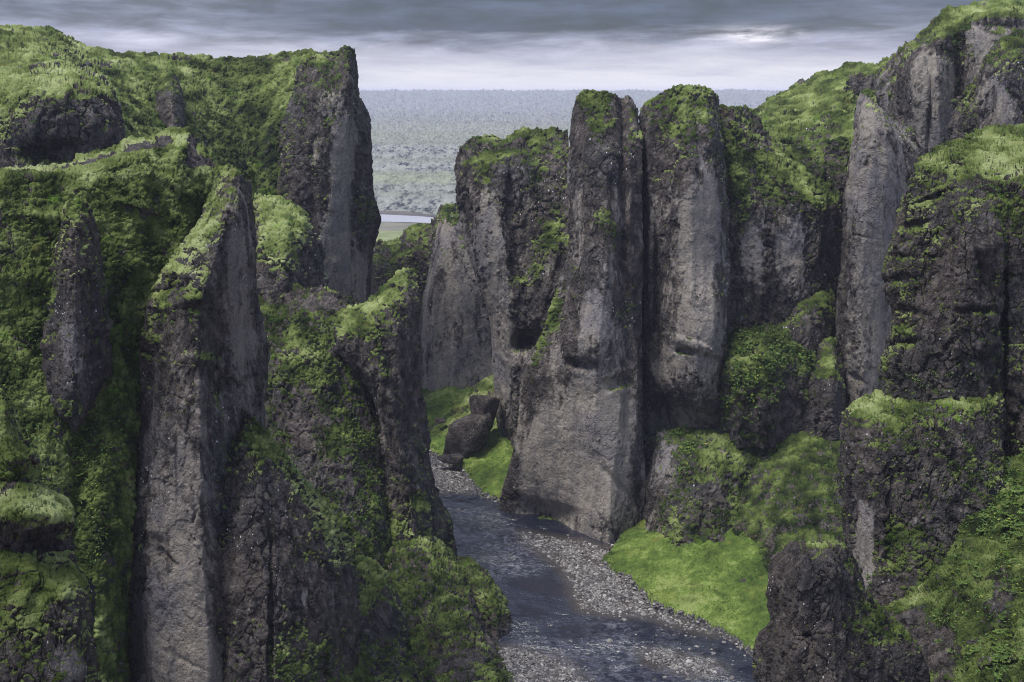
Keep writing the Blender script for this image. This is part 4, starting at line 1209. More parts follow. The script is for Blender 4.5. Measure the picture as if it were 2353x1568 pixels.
body("cliff_wall", "near dark mossy cliff with a bright mossy top shelf on the right edge", "cliff", [
    [(2108, 385, 130), (2086, 450, 127), (2060, 520, 126), (2038, 600, 125), (2030, 650, 124), (2050, 720, 123), (2030, 810, 122), (2016, 880, 121), (2016, 960, 120), (2016, 1080, 118)],
    [(2110, 372, 127), (2102, 400, 121), (2085, 480, 119), (2062, 560, 118.5), (2050, 660, 117.5), (2064, 740, 117), (2045, 830, 116), (2035, 960, 115), (2035, 1080, 114)],
    [(2135, 352, 127), (2132, 395, 120), (2120, 440, 118), (2100, 560, 115.5), (2090, 660, 114), (2096, 740, 113.5), (2080, 830, 113), (2075, 960, 112), (2070, 1080, 111)],
    [(2172, 334, 129), (2172, 388, 120), (2162, 480, 116), (2152, 600, 114), (2142, 740, 111), (2125, 850, 110.5), (2115, 960, 109.5), (2110, 1080, 108)],
    [(2214, 318, 131), (2214, 380, 121), (2212, 440, 114), (2216, 560, 110), (2202, 740, 108), (2192, 960, 107), (2190, 1080, 106)],
    [(2248, 302, 133), (2268, 360, 122), (2270, 440, 113), (2275, 560, 109), (2266, 740, 108), (2262, 960, 107), (2260, 1080, 106)],
    [(2310, 293, 133), (2318, 350, 123), (2320, 420, 114), (2320, 560, 110.5), (2310, 740, 110), (2305, 960, 110), (2310, 1100, 108)],
    [(2360, 291, 133), (2360, 345, 121), (2360, 420, 113), (2360, 740, 109), (2360, 1100, 106)],
    [(2560, 285, 132), (2560, 400, 112), (2560, 1150, 104)],
    [(3000, 280, 128), (3000, 400, 108), (3000, 1150, 98)]],
    D=18, k=0.7, moss=(0.10, 0.8), tone=0.42, pale=-0.1, grain=0.2,
    pb=[(2240, 600, 26, 60, 0.25), (2330, 830, 40, 70, 0.2)],
    mb=[(2290, 345, 100, 40, 0.6), (2150, 375, 40, 14, 0.4), (2110, 470, 40, 14, 0.35), (2100, 520, 30, 14, 0.35), (2070, 680, 26, 16, 0.4), (2070, 760, 30, 18, 0.55), (2040, 845, 26, 20, 0.4), (2150, 560, 14, 60, 0.3, 25),
        (2310, 470, 40, 40, 0.25), (2200, 700, 100, 200, -0.25), (2120, 850, 60, 50, -0.2), (2300, 520, 20, 60, 0.2)],
    tb=[(2310, 380, 60, 30, 0.4), (2290, 320, 60, 24, 0.22), (2150, 372, 40, 14, 0.3), (2110, 495, 40, 40, 0.3), (2070, 750, 30, 80, 0.15)],
    rough=1.25, dents=[(2085, 522, 44, 8, 1.4, -12, 2), (2066, 590, 34, 7, 1.0, 8, 2), (2052, 645, 50, 10, 1.5, -6, 2), (2080, 712, 34, 8, 1.2, 12, 2), (2062, 792, 46, 9, 1.5, -8, 2), (2040, 872, 36, 10, 1.3, 6, 2), (2160, 450, 60, 6, 1.0, -20, 2), (2262, 640, 24, 60, 1.5), (2308, 800, 8, 200, 2.0), (2250, 715, 40, 10, 1.2)], leaves=[(2150, 870, 90, 12, 180, 0.22), (2270, 450, 60, 60, 160, 0.22)])

body("rock_block", "dark mossy rock block with a mossy ledge along its top, below the near right cliff", "rock block", [
    [(1936, 962, 116), (1930, 1000, 113), (1930, 1100, 111), (1936, 1200, 110), (1940, 1350, 107), (1950, 1600, 100)],
    [(1944, 945, 113), (1940, 985, 107), (1940, 1090, 105), (1950, 1200, 104), (1960, 1350, 101), (1975, 1600, 96)],
    [(1962, 930, 112), (1962, 975, 104.5), (1962, 1080, 102), (1972, 1200, 100.5), (1985, 1350, 98.5), (1995, 1600, 94)],
    [(2006, 908, 114), (2010, 955, 104.5), (2015, 1050, 100.5), (2022, 1200, 98.5), (2020, 1300, 97.5), (2020, 1600, 92)],
    [(2080, 925, 112), (2080, 960, 104), (2090, 1050, 100), (2082, 1200, 98), (2072, 1300, 96), (2065, 1600, 91)],
    [(2170, 922, 107), (2170, 945, 104), (2170, 1050, 100), (2170, 1200, 97), (2130, 1600, 89)],
    [(2240, 915, 107.5), (2250, 935, 105), (2250, 1050, 102), (2240, 1150, 99), (2200, 1600, 90)],
    [(2305, 900, 109), (2305, 1000, 107), (2305, 1100, 103), (2305, 1600, 92)]],
    D=12, k=0.62, moss=(0.08, 0.8), tone=0.42, pale=-0.02, grain=0.2,
    pb=[(1985, 1230, 26, 90, 0.6), (1995, 1310, 30, 60, 0.3)],
    gaps=0.7, pillow=0.8, mb=[(1990, 935, 50, 26, 0.6), (2120, 930, 130, 10, 0.38), (2060, 965, 40, 30, 0.3), (2120, 1100, 100, 100, -0.2), (2080, 1210, 40, 40, 0.35), (2050, 1270, 30, 50, 0.3), (1940, 1120, 8, 90, 0.3), (2230, 930, 60, 14, 0.3)],
    tb=[(1985, 935, 50, 20, 0.35)], leaves=[(2060, 955, 60, 20, 200, 0.2), (2150, 1080, 80, 60, 260, 0.18), (2230, 1000, 20, 80, 160, 0.22)], rock=1.0)

body("green_bank", "near green bank of mixed herbs rising to the right edge", "bank", [
    [(1960, 1420, 99), (1960, 1750, 82)],
    [(2010, 1375, 99), (2020, 1420, 94), (2030, 1568, 85), (2030, 1750, 75)],
    [(2050, 1350, 99), (2065, 1400, 92), (2075, 1568, 82), (2075, 1750, 72)],
    [(2110, 1300, 99), (2120, 1380, 91), (2130, 1568, 79), (2130, 1750, 69)],
    [(2160, 1220, 101), (2170, 1350, 91), (2180, 1568, 77), (2180, 1750, 66)],
    [(2220, 1115, 104), (2230, 1300, 90), (2240, 1568, 74), (2240, 1750, 63)],
    [(2290, 1062, 106), (2300, 1300, 88), (2310, 1568, 71), (2310, 1750, 60)],
    [(2360, 1045, 106), (2360, 1300, 85), (2360, 1568, 68), (2360, 1750, 58)],
    [(2560, 1040, 102), (2560, 1750, 55)],
    [(3000, 1020, 96), (3000, 1750, 50)]],
    D=12, k=0.55, moss=(0.72, 0.3), tone=0.32, grain=0.16, cush=1.1,
    mb=[(2130, 1500, 70, 60, -0.9), (2300, 1390, 30, 60, -0.6), (2090, 1420, 50, 20, -0.4), (2080, 1430, 40, 30, -0.3)],
    tb=[(2090, 1370, 50, 20, 0.3), (2060, 1390, 30, 14, 0.3), (2200, 1300, 90, 60, 0.08)],
    leaves=[(2300, 1120, 60, 70, 1500, 0.26), (2250, 1250, 90, 80, 900, 0.22), (2300, 1520, 60, 60, 1200, 0.22), (2200, 1400, 100, 80, 700, 0.2), (2160, 1340, 60, 40, 300, 0.18), (2330, 1350, 40, 80, 600, 0.22)])

body("rock_boulder", "dark blocky boulder lying in the green bank at the right edge", "boulder", [
    [(2278, 1330, 89), (2270, 1380, 87.5), (2278, 1450, 86)],
    [(2292, 1312, 88), (2290, 1380, 84.5), (2295, 1458, 83.5)],
    [(2320, 1302, 87.5), (2322, 1380, 83), (2325, 1455, 82.5)],
    [(2350, 1308, 88), (2352, 1380, 84.5), (2345, 1450, 83.5)],
    [(2362, 1330, 89.5), (2368, 1390, 88), (2358, 1450, 86)]],
    D=4, k=0.4, moss=(0.05, 0.7), tone=0.3, grain=0.16, rock=1.0)

body("rock_pillar", "dark squat pillar with white lichen flecks and a grassy flat top, nearest at bottom right", "rock pillar", [
    [(1796, 1262, 79), (1776, 1300, 77.6), (1769, 1380, 77), (1775, 1425, 77), (1742, 1465, 76.6), (1735, 1500, 76), (1732, 1750, 74)],
    [(1806, 1256, 77), (1786, 1320, 74.6), (1784, 1420, 74), (1756, 1500, 73), (1752, 1750, 71.5)],
    [(1824, 1252, 75.5), (1812, 1320, 72), (1810, 1440, 71.5), (1790, 1500, 70.8), (1785, 1750, 69.5)],
    [(1856, 1247, 74), (1852, 1300, 71), (1850, 1440, 70), (1840, 1600, 68.5), (1840, 1750, 68)],
    [(1905, 1247, 74), (1910, 1300, 71), (1910, 1450, 70), (1920, 1600, 68), (1920, 1750, 67.5)],
    [(1940, 1253, 76), (1950, 1320, 73), (1962, 1450, 71.5), (1990, 1600, 70), (1990, 1750, 69)],
    [(1962, 1287, 79), (1976, 1340, 76), (2012, 1420, 74.4), (2060, 1500, 73), (2100, 1750, 71)],
    [(1970, 1296, 82), (1986, 1350, 80), (2050, 1420, 79), (2120, 1520, 78), (2150, 1750, 77)]],
    D=6, k=0.45, moss=(-0.2, 0.85), tone=0.42, pale=-0.05, grain=0.155,
    pb=[(1880, 1450, 30, 14, 0.35)],
    mb=[(1890, 1253, 50, 6, 0.4), (1945, 1295, 20, 8, 0.3), (2000, 1410, 40, 50, 0.55), (1940, 1430, 26, 34, 0.4), (2060, 1450, 50, 30, 0.4), (1850, 1400, 80, 100, -0.3), (1850, 1550, 100, 60, -0.2)],
    tb=[(1890, 1252, 40, 8, 0.25)], rock=0.85, dents=[(1850, 1460, 60, 3, 0.4, -6)])

# ---------------------------------------------------------------- canyon floor, river, plain
def poly_world(pts, z=0.0):
    p = on_plane([a for a, b in pts], [b for a, b in pts], z)
    return p[:, :2]


def sdf(poly, X, Y):
    """signed distance, negative inside"""
    d = np.full(X.shape, 1e9)
    ins = np.zeros(X.shape, bool)
    n = len(poly)
    for i in range(n):
        a, b = poly[i], poly[(i + 1) % n]
        e = b - a
        wx, wy = X - a[0], Y - a[1]
        t = np.clip((wx * e[0] + wy * e[1]) / (e @ e + 1e-9), 0, 1)
        d = np.minimum(d, (wx - t * e[0]) ** 2 + (wy - t * e[1]) ** 2)
        c = (a[1] > Y) != (b[1] > Y)
        xi = e[0] * (Y - a[1]) / (e[1] if abs(e[1]) > 1e-9 else 1e-9) + a[0]
        ins ^= c & (X < xi)
    d = np.sqrt(d)
    return np.where(ins, -d, d)


MEADOW_NEAR = poly_world([(1382, 1295), (1400, 1315), (1440, 1335), (1470, 1362), (1490, 1390), (1530, 1408), (1575, 1425), (1640, 1448), (1690, 1480),
                          (1735, 1512), (1800, 1560), (2100, 1560), (2200, 1000), (1600, 1000), (1470, 1170), (1440, 1215), (1410, 1255)])
MEADOW_MID = poly_world([(985, 1042), (1020, 1062), (1062, 1085), (1078, 1105), (1096, 1130), (1108, 1142), (1150, 1155), (1250, 1180), (1300, 1000), (985, 1000)])
MEADOW_FAR = poly_world([(930, 900), (930, 990), (1010, 990), (1200, 930), (1200, 880)])
BAR_NEAR = poly_world([(1195, 1222), (1230, 1228), (1290, 1238), (1340, 1245), (1390, 1262), (1440, 1250), (1420, 1310), (1470, 1350), (1500, 1395), (1560, 1425), (1640, 1455),
                       (1600, 1450), (1540, 1432), (1490, 1415), (1440, 1412), (1380, 1408), (1338, 1400), (1325, 1370), (1318, 1340), (1295, 1305), (1255, 1275), (1215, 1250)])
BAR_FAR = poly_world([(975, 1055), (1005, 1058), (1040, 1075), (1062, 1095), (1090, 1120), (1070, 1132), (1030, 1130), (1000, 1134), (970, 1130)])
BAR_LOW = poly_world([(1120, 1492), (1180, 1490), (1240, 1505), (1290, 1520), (1330, 1560), (1360, 1640), (1100, 1640)])
BAR_RIGHT = poly_world([(1478, 1500), (1520, 1498), (1580, 1512), (1640, 1528), (1650, 1545), (1590, 1548), (1530, 1532), (1490, 1518)])
RAPIDS = poly_world([(1150, 1430), (1300, 1430), (1420, 1405), (1480, 1415), (1560, 1440), (1700, 1520), (1760, 1640), (1300, 1640), (1140, 1500)])
RIFFLE = poly_world([(1000, 1160), (1110, 1165), (1190, 1205), (1250, 1260), (1240, 1320), (1130, 1330), (1060, 1280), (1010, 1200)])


def fill_floor():
    xs = np.arange(-62, 92, 0.36)
    ys = np.arange(100, 345, 0.36)
    X, Y = np.meshgrid(xs, ys, indexing='ij')
    p = np.stack([X, Y, np.zeros_like(X)], -1).astype(np.float32)
    wob = 0.7 * fbm(p / 2.6, 3) + 0.5 * fbm(p / 7.0 + 9, 2)
    h = -0.55 + 0.10 * fbm(p / 3.0, 3)
    mead = np.full(X.shape, 99.0)
    for q in (MEADOW_NEAR, MEADOW_MID, MEADOW_FAR):
        mead = np.minimum(mead, sdf(q, X, Y))
    bars = np.full(X.shape, 99.0)
    for q in (BAR_NEAR, BAR_FAR, BAR_RIGHT, BAR_LOW):
        bars = np.minimum(bars, sdf(q, X, Y))
    rap = sdf(RAPIDS, X, Y)
    barh = 0.62 * sstep(-(bars + wob), -1.6, 1.8) * (0.8 + 0.5 * perlin(p / 4))
    h = h + barh
    h = h + 0.35 * sstep(-rap, -1, 3) * np.clip(0.5 + perlin(p / 3.2) + 0.5 * perlin(p / 1.2), 0, 1.2)
    md = -(mead + 0.5 * wob)
    bank = sstep(md + 0.5 * perlin(p / 1.3), -0.25, 0.45) * 1.15 + np.clip(md, 0, 60) * 0.27 + sstep(md, 4, 25) * 1.8
    lumps = 0.65 * fbm(p / 5, 4) + 0.32 * fbm(p / 1.1, 3)
    h = np.maximum(h, np.where(md > -0.3, -0.15 + bank + lumps * sstep(md, 0, 3), -9))
    # away from the river the floor is dry ground
    verts = np.stack([X, Y, h], -1).reshape(-1, 3)
    faces = grid_faces(*X.shape)
    isG = md.reshape(-1)[faces].mean(1) > 0.28
    v, f, a = subset(verts, faces, ~isG, {})
    tag(mesh_object("riverbed", v, f, GRAVEL), "grey gravel river bed and bars", None, None, 'structure')
    # the three meadows
    cen = verts[faces].mean(1)
    reg = np.argmin(np.stack([sdf(q, cen[:, 0], cen[:, 1]) for q in (MEADOW_NEAR, MEADOW_MID, MEADOW_FAR)]), 0)
    for i, lab in enumerate(("bright green meadow sloping up from the near river bank", "small green meadow strip beside the upper gravel bar",
                             "far bright green meadow at the foot of the pale buttress")):
        k = isG & (reg == i)
        v, f, a = subset(verts, faces, k, {})
        tag(mesh_object("meadow", v, f, GRASS), lab, None, None, 'structure')
    # water
    xs2 = np.arange(-40, 70, 0.30)
    ys2 = np.arange(104, 262, 0.30)
    X2, Y2 = np.meshgrid(xs2, ys2, indexing='ij')
    p2 = np.stack([X2, Y2, np.zeros_like(X2)], -1).astype(np.float32)
    b2 = np.full(X2.shape, 99.0)
    for q in (BAR_NEAR, BAR_FAR, BAR_RIGHT, BAR_LOW):
        b2 = np.minimum(b2, sdf(q, X2, Y2))
    r2 = sdf(RAPIDS, X2, Y2)
    f2 = sdf(RIFFLE, X2, Y2)
    foam_glint = 0.45 * sstep(-r2, -2, 5) * np.clip(0.45 + 0.9 * perlin(p2 / 6), 0, 1) + 0.45 * sstep(-f2, -3, 4)  # broken water in RAPIDS; over RIFFLE a colour mask imitating sky glints
    shallow = sstep(-b2, -3, -0.1)
    z2 = 0.05 * fbm(p2 / 1.6, 3) + 0.10 * sstep(-r2, -2, 4) * fbm(p2 / 1.1, 3)
    v = np.stack([X2, Y2, z2], -1).reshape(-1, 3)
    f = grid_faces(*X2.shape)
    tag(mesh_object("river", v, f, WATER, None, {"foam_glint": foam_glint.reshape(-1), "shallow": shallow.reshape(-1)}),
        "dark rippling river winding through the canyon", None, None, 'structure')
    return X, Y, h, md, bars, rap


def scatter_stones(X, Y, h, md, bars, rap):
    rng = np.random.default_rng(11)
    t = (1 + 5 ** 0.5) / 2
    ico = np.array([(-1, t, 0), (1, t, 0), (-1, -t, 0), (1, -t, 0), (0, -1, t), (0, 1, t), (0, -1, -t), (0, 1, -t), (t, 0, -1), (t, 0, 1), (-t, 0, -1), (-t, 0, 1)], float)
    ico /= np.linalg.norm(ico[0])
    fc = np.array([(0, 11, 5), (0, 5, 1), (0, 1, 7), (0, 7, 10), (0, 10, 11), (1, 5, 9), (5, 11, 4), (11, 10, 2), (10, 7, 6), (7, 1, 8), (3, 9, 4), (3, 4, 2), (3, 2, 6),
                   (3, 6, 8), (3, 8, 9), (4, 9, 5), (2, 4, 11), (6, 2, 10), (8, 6, 7), (9, 8, 1)])
    w = 1.0 * (bars < 0.3) + 0.015 * ((rap < 0) & (bars >= 0.3)) + 0.012 * ((bars < 3) & (bars >= 0.3)) + 0.10 * ((md > -1.5) & (md < 0.1))
    w = w * (md < 0.15) * (Y < 262)
    pr = w.ravel() / w.sum()
    n = 34000
    idx = rng.choice(pr.size, n, p=pr)
    px = X.ravel()[idx] + rng.uniform(-.18, .18, n)
    py = Y.ravel()[idx] + rng.uniform(-.18, .18, n)
    s = np.exp(rng.normal(math.log(0.115), 0.45, n)).clip(0.05, 0.5)
    s = np.where(bars.ravel()[idx] > 0.3, s * 1.2, s)
    pz = np.maximum(h.ravel()[idx], -0.12) + s * 0.2
    V = ico[None] * rng.uniform(0.7, 1.25, (n, 12, 1))
    V = V * (s[:, None] * np.stack([rng.uniform(0.8, 1.5, n), rng.uniform(0.8, 1.3, n), rng.uniform(0.45, 0.8, n)], 1)[:, :].reshape(n, 3))[:, None, :] if False else V * s[:, None, None] * np.stack([rng.uniform(0.8, 1.5, n), rng.uniform(0.8, 1.3, n), rng.uniform(0.45, 0.8, n)], 1)[:, None, :]
    a = rng.uniform(0, 6.28, n)
    ca, sa = np.cos(a)[:, None], np.sin(a)[:, None]
    V = np.stack([V[..., 0] * ca - V[..., 1] * sa, V[..., 0] * sa + V[..., 1] * ca, V[..., 2]], -1)
    V = V + np.stack([px, py, pz], 1)[:, None]
    F = fc[None] + (np.arange(n) * 12)[:, None, None]
    tone = np.repeat(rng.random(n), 12)
    tag(mesh_object("gravel_stones", V.reshape(-1, 3), F.reshape(-1, 3), STONE, None, {"tone": tone}, smooth=False),
        "loose grey river stones covering the gravel bars", "stones", None, 'stuff')


def scatter_grass(X, Y, h, md, bars, rap):
    rng = np.random.default_rng(21)
    w = sstep(md, 0.1, 0.6) * (1.0 + 2.5 * (md < 1.2)) * (Y < 290)
    w = w * np.clip(0.5 + 1.2 * perlin(np.stack([X / 3.5, Y / 3.5, 0 * X], -1).astype(np.float32)), 0.08, 1)
    n = 26000
    idx = rng.choice(w.size, n, p=w.ravel() / w.sum())
    P = np.stack([X.ravel()[idx] + rng.uniform(-.2, .2, n), Y.ravel()[idx] + rng.uniform(-.2, .2, n), h.ravel()[idx]], 1)
    a = rng.uniform(0, 6.28, n)
    sz = rng.uniform(0.08, 0.24, n) * np.clip(1.0 + 0.9 * perlin(np.stack([X.ravel()[idx] / 6, Y.ravel()[idx] / 6, 0 * a], -1).astype(np.float32)), 0.4, 1.8)
    d = np.stack([np.cos(a), np.sin(a), 0 * a], 1)
    lean = np.stack([rng.normal(0, .35, n), rng.normal(0, .35, n), np.ones(n)], 1)
    v0 = P - d * sz[:, None] * 0.45
    v1 = P + d * sz[:, None] * 0.45
    v2 = P + lean * sz[:, None]
    i = np.arange(n) * 3
    tag(mesh_object("grass", np.stack([v0, v1, v2], 1).reshape(-1, 3), np.stack([i, i + 1, i + 2], 1), GRASS, smooth=False),
        "tufts of green grass growing on the meadows", "grass", None, 'stuff')


def boulder(name, label, u, v, Y, size, seed, mat=ROCK, sq=(1, 1, 1), cat="boulder", group=None, rot=0.0, facets=12):
    rng = np.random.default_rng(seed)
    nu, nv = 48, 28
    th = np.linspace(0, 2 * math.pi, nu)
    ph = np.linspace(0.001, math.pi - 0.001, nv)
    T, Pp = np.meshgrid(th, ph, indexing='ij')
    d = np.stack([np.cos(T) * np.sin(Pp), np.sin(T) * np.sin(Pp), np.cos(Pp)], -1)
    n = rng.normal(size=(facets, 3))
    n /= np.linalg.norm(n, axis=1)[:, None]
    off = rng.uniform(0.7, 1.0, facets)
    dn = d @ n.T
    r = np.min(np.where(dn > 0.05, off / np.maximum(dn, 0.05), 9), -1).clip(0, 1.35)
    q = d * r[..., None] * np.array(sq)
    q = q + d * (0.05 * fbm((q * 2.2 + seed).astype(np.float32), 4))[..., None]
    c, s = math.cos(rot), math.sin(rot)
    q = np.stack([q[..., 0] * c + q[..., 2] * s, q[..., 1], -q[..., 0] * s + q[..., 2] * c], -1) * size
    P = at(u, v, Y)
    f = grid_faces(nu, nv)
    vv = q.reshape(-1, 3)
    o = mesh_object(name, vv, f[:, ::-1], mat, None, {"pale": np.full(len(vv), -0.0), "grain": np.full(len(vv), 0.3)})
    o.location = P
    tag(o, label, cat, group)
    return o


def make_plain_ground():
    # the ground: one polar sheet from below the camera out past the lava mounds on the horizon
    r1 = np.concatenate([np.linspace(20, 380, 12)[:-1], np.exp(np.linspace(math.log(380), math.log(9000), 420))])
    az = np.radians(np.concatenate([np.linspace(-62, -16, 24)[:-1], np.linspace(-16, 16, 820), np.linspace(16, 62, 24)[1:]]))
    Rr, A = np.meshgrid(r1, az, indexing='ij')
    X, Y = Rr * np.sin(A), Rr * np.cos(A)
    p = np.stack([X, Y, np.zeros_like(X)], -1).astype(np.float32)
    lump = np.clip(Rr / 1500, 0.45, 3.0)
    rough = 1.5 * ridged(p / 38, 4, 0.6) + 1.2 * fbm(p / 11, 3, 0.6) - 1.5
    z = -1.0 + sstep(Rr, 760, 880) * (1.2 + 2.3 * rough * lump)
    far = sstep(Rr, 4800, 7000) * (86 + 9 * 1.6 * fbm(p / 300, 4, 0.6)) * (1 - sstep(Rr, 7600, 8900))
    z = z + far
    v = np.stack([X, Y, z], -1).reshape(-1, 3)
    f = grid_faces(*X.shape)[:, ::-1]
    tag(mesh_object("lava_plain", v, f, PLAIN), "wide moss-grey lava plain running to the horizon", None, None, 'structure')

    def sheet(name, pts, z, mat, label, amp=0.0):
        q = poly_world(pts, z)
        n = len(q)
        vv = np.concatenate([q, np.full((n, 1), z)], 1)
        me = bpy.data.meshes.new(name)
        me.from_pydata([tuple(a) for a in vv], [], [tuple(range(n))])
        me.update()
        if me.polygons[0].normal.z < 0:
            me.flip_normals()
        me.materials.append(mat)
        o = bpy.data.objects.new(name, me)
        col.objects.link(o)
        tag(o, label, None, None, 'structure')
    sheet("field", [(780, 528), (1180, 526), (1180, 600), (780, 600)], -0.3, flat_mat("field_grass", (0.12, 0.145, 0.06), (0.19, 0.21, 0.10), 0.05),
          "flat pale green field beyond the canyon mouth")
    sheet("sandbank", [(780, 507), (960, 513), (1080, 506), (1180, 506), (1180, 529), (780, 532)], -0.2, flat_mat("sand", (0.11, 0.105, 0.085), (0.16, 0.155, 0.12), 0.06),
          "grey-brown sandbank along the distant river")
    sheet("distant_river", [(780, 491), (880, 493), (960, 497), (1010, 501), (1180, 498), (1180, 512), (1000, 513), (900, 510), (780, 508)], -0.1, FARWATER,
          "pale strip of the distant river across the plain")
    sheet("sandbank", [(780, 484), (930, 486), (985, 493), (1060, 493), (1060, 499), (960, 498), (880, 494), (780, 493)], -0.15, flat_mat("dark_sand", (0.055, 0.05, 0.05), (0.09, 0.08, 0.075), 0.06),
          "dark shore on the far side of the distant river")


def make_far_water():
    m, w, b = new_mat("distant_water")
    b.inputs['Base Color'].default_value = (0.50, 0.49, 0.54, 1)
    b.inputs['Roughness'].default_value = 0.04
    w.put(b.inputs['Normal'], w.bump(w.noise(w.scale(pos(w), (0.2, 0.6, 1)), 1.0, 4), 0.02))
    return m


FARWATER = make_far_water()


# ---------------------------------------------------------------- leaves and plants
def leaf_quads(rng, P, N, size, n_leaf=1, spread=0.0, lift=0.05):
    """small folded leaves at points P with normals N"""
    n = len(P)
    t = rng.normal(size=(n, 3))
    up = N * 0.6 + np.array([0, 0, 0.8]) + 0.55 * rng.normal(size=(n, 3))
    up /= np.linalg.norm(up, axis=1)[:, None]
    a = np.cross(up, t)
    a /= np.linalg.norm(a, axis=1)[:, None]
    b = np.cross(up, a)
    L = size * rng.uniform(0.6, 1.4, n)[:, None]
    W = L * rng.uniform(0.32, 0.55, n)[:, None]
    c = P + N * (lift + 0.25 * L)
    v0 = c - a * L * 0.9
    v1 = c + b * W + up * W * 0.3
    v2 = c + a * L
    v3 = c - b * W + up * W * 0.3
    V = np.stack([v0, v1, v2, v3], 1).reshape(-1, 3)
    i = np.arange(n) * 4
    F = np.concatenate([np.stack([i, i + 1, i + 2], 1), np.stack([i, i + 2, i + 3], 1)])
    return V, F


def scatter_leaves(b):
    rng = np.random.default_rng(b.seed * 13 + 1)
    W = b.UV[:, :b.nt]
    Fp = b.F[:, :b.nt]
    Nn = b.N2[:, :b.nt]
    mm = b.mm[:, :b.nt]
    Vs, Fs, Ts = [], [], []
    o = 0
    for (u, v, ru, rv, cnt, size) in b.leaves:
        w = np.exp(-((W[..., 0] - u) / ru) ** 2 - ((W[..., 1] - v) / rv) ** 2) * (0.25 + mm)
        cl = perlin((Fp / (size * 7) + 3).astype(np.float32))
        w = w * sstep(cl, -0.05, 0.35)
        w = w.ravel()
        idx = rng.choice(w.size, cnt, p=w / w.sum())
        P = Fp.reshape(-1, 3)[idx] + rng.normal(size=(cnt, 3)) * size * 0.5
        V, F = leaf_quads(rng, P, Nn.reshape(-1, 3)[idx], size * 0.62)
        Vs.append(V)
        Fs.append(F + o)
        o += len(V)
        t = np.clip(0.45 + 0.25 * rng.normal(size=cnt), 0, 0.95)
        t = np.where(rng.random(cnt) > 0.97, 1.0, t)
        Ts.append(np.repeat(t, 4))
    V = np.concatenate(Vs) - np.array(b.root.location if not b.structure else (0, 0, 0))
    ob = mesh_object("leafy_growth", V, np.concatenate(Fs), LEAF, b.root, {"tone": np.concatenate(Ts)}, smooth=False)
    ob["kind"] = "stuff"


def plant_meshes(seed):
    """an angelica plant: hollow stems with compound leaves, about 1 m across"""
    rng = np.random.default_rng(seed)
    SV, SF, LV, LF = [], [], [], []
    so = lo = 0
    for k in range(9):
        a = 6.283 * k / 9 + rng.uniform(-.3, .3)
        out = np.array([math.cos(a), math.sin(a), 0])
        ln = rng.uniform(0.45, 0.75)
        hgt = rng.uniform(0.25, 0.6)
        tip = out * ln + np.array([0, 0, hgt])
        mid = out * ln * 0.45 + np.array([0, 0, hgt * 0.75])
        side = np.array([-out[1], out[0], 0])
        pts = [np.zeros(3), mid, tip]
        for i in range(2):
            p0, p1 = pts[i], pts[i + 1]
            w = 0.018
            q = [p0 - side * w, p0 + side * w, p1 + side * w, p1 - side * w, p0 - [0, 0, w], p1 - [0, 0, w]]
            SV += q
            SF += [(so, so + 1, so + 2), (so, so + 2, so + 3), (so, so + 4, so + 5), (so, so + 5, so + 3), (so + 1, so + 2, so + 5), (so + 1, so + 5, so + 4)]
            so += 6
        for j in range(7):
            f = 0.45 + 0.55 * (j // 2) / 3
            base = mid * (1 - (f - .45) / .55) + tip * ((f - .45) / .55)
            sgn = 0 if j == 6 else (1 if j % 2 else -1)
            dirn = out * 0.75 + side * sgn * 1.0 + np.array([0, 0, rng.uniform(-.25, .15)])
            if j == 6:
                base = tip
                dirn = out + np.array([0, 0, -.15])
            dirn = dirn / np.linalg.norm(dirn)
            wv = np.cross(dirn, [0, 0, 1])
            wv /= np.linalg.norm(wv)
            L = rng.uniform(0.22, 0.34)
            Wd = L * 0.36
            sag = np.array([0, 0, -0.05])
            LV += [base, base + dirn * L * .45 + wv * Wd + [0, 0, .03], base + dirn * L + sag, base + dirn * L * .45 - wv * Wd + [0, 0, .03]]
            LF += [(lo, lo + 1, lo + 2), (lo, lo + 2, lo + 3)]
            lo += 4
    return np.array(SV), np.array(SF), np.array(LV), np.array(LF)


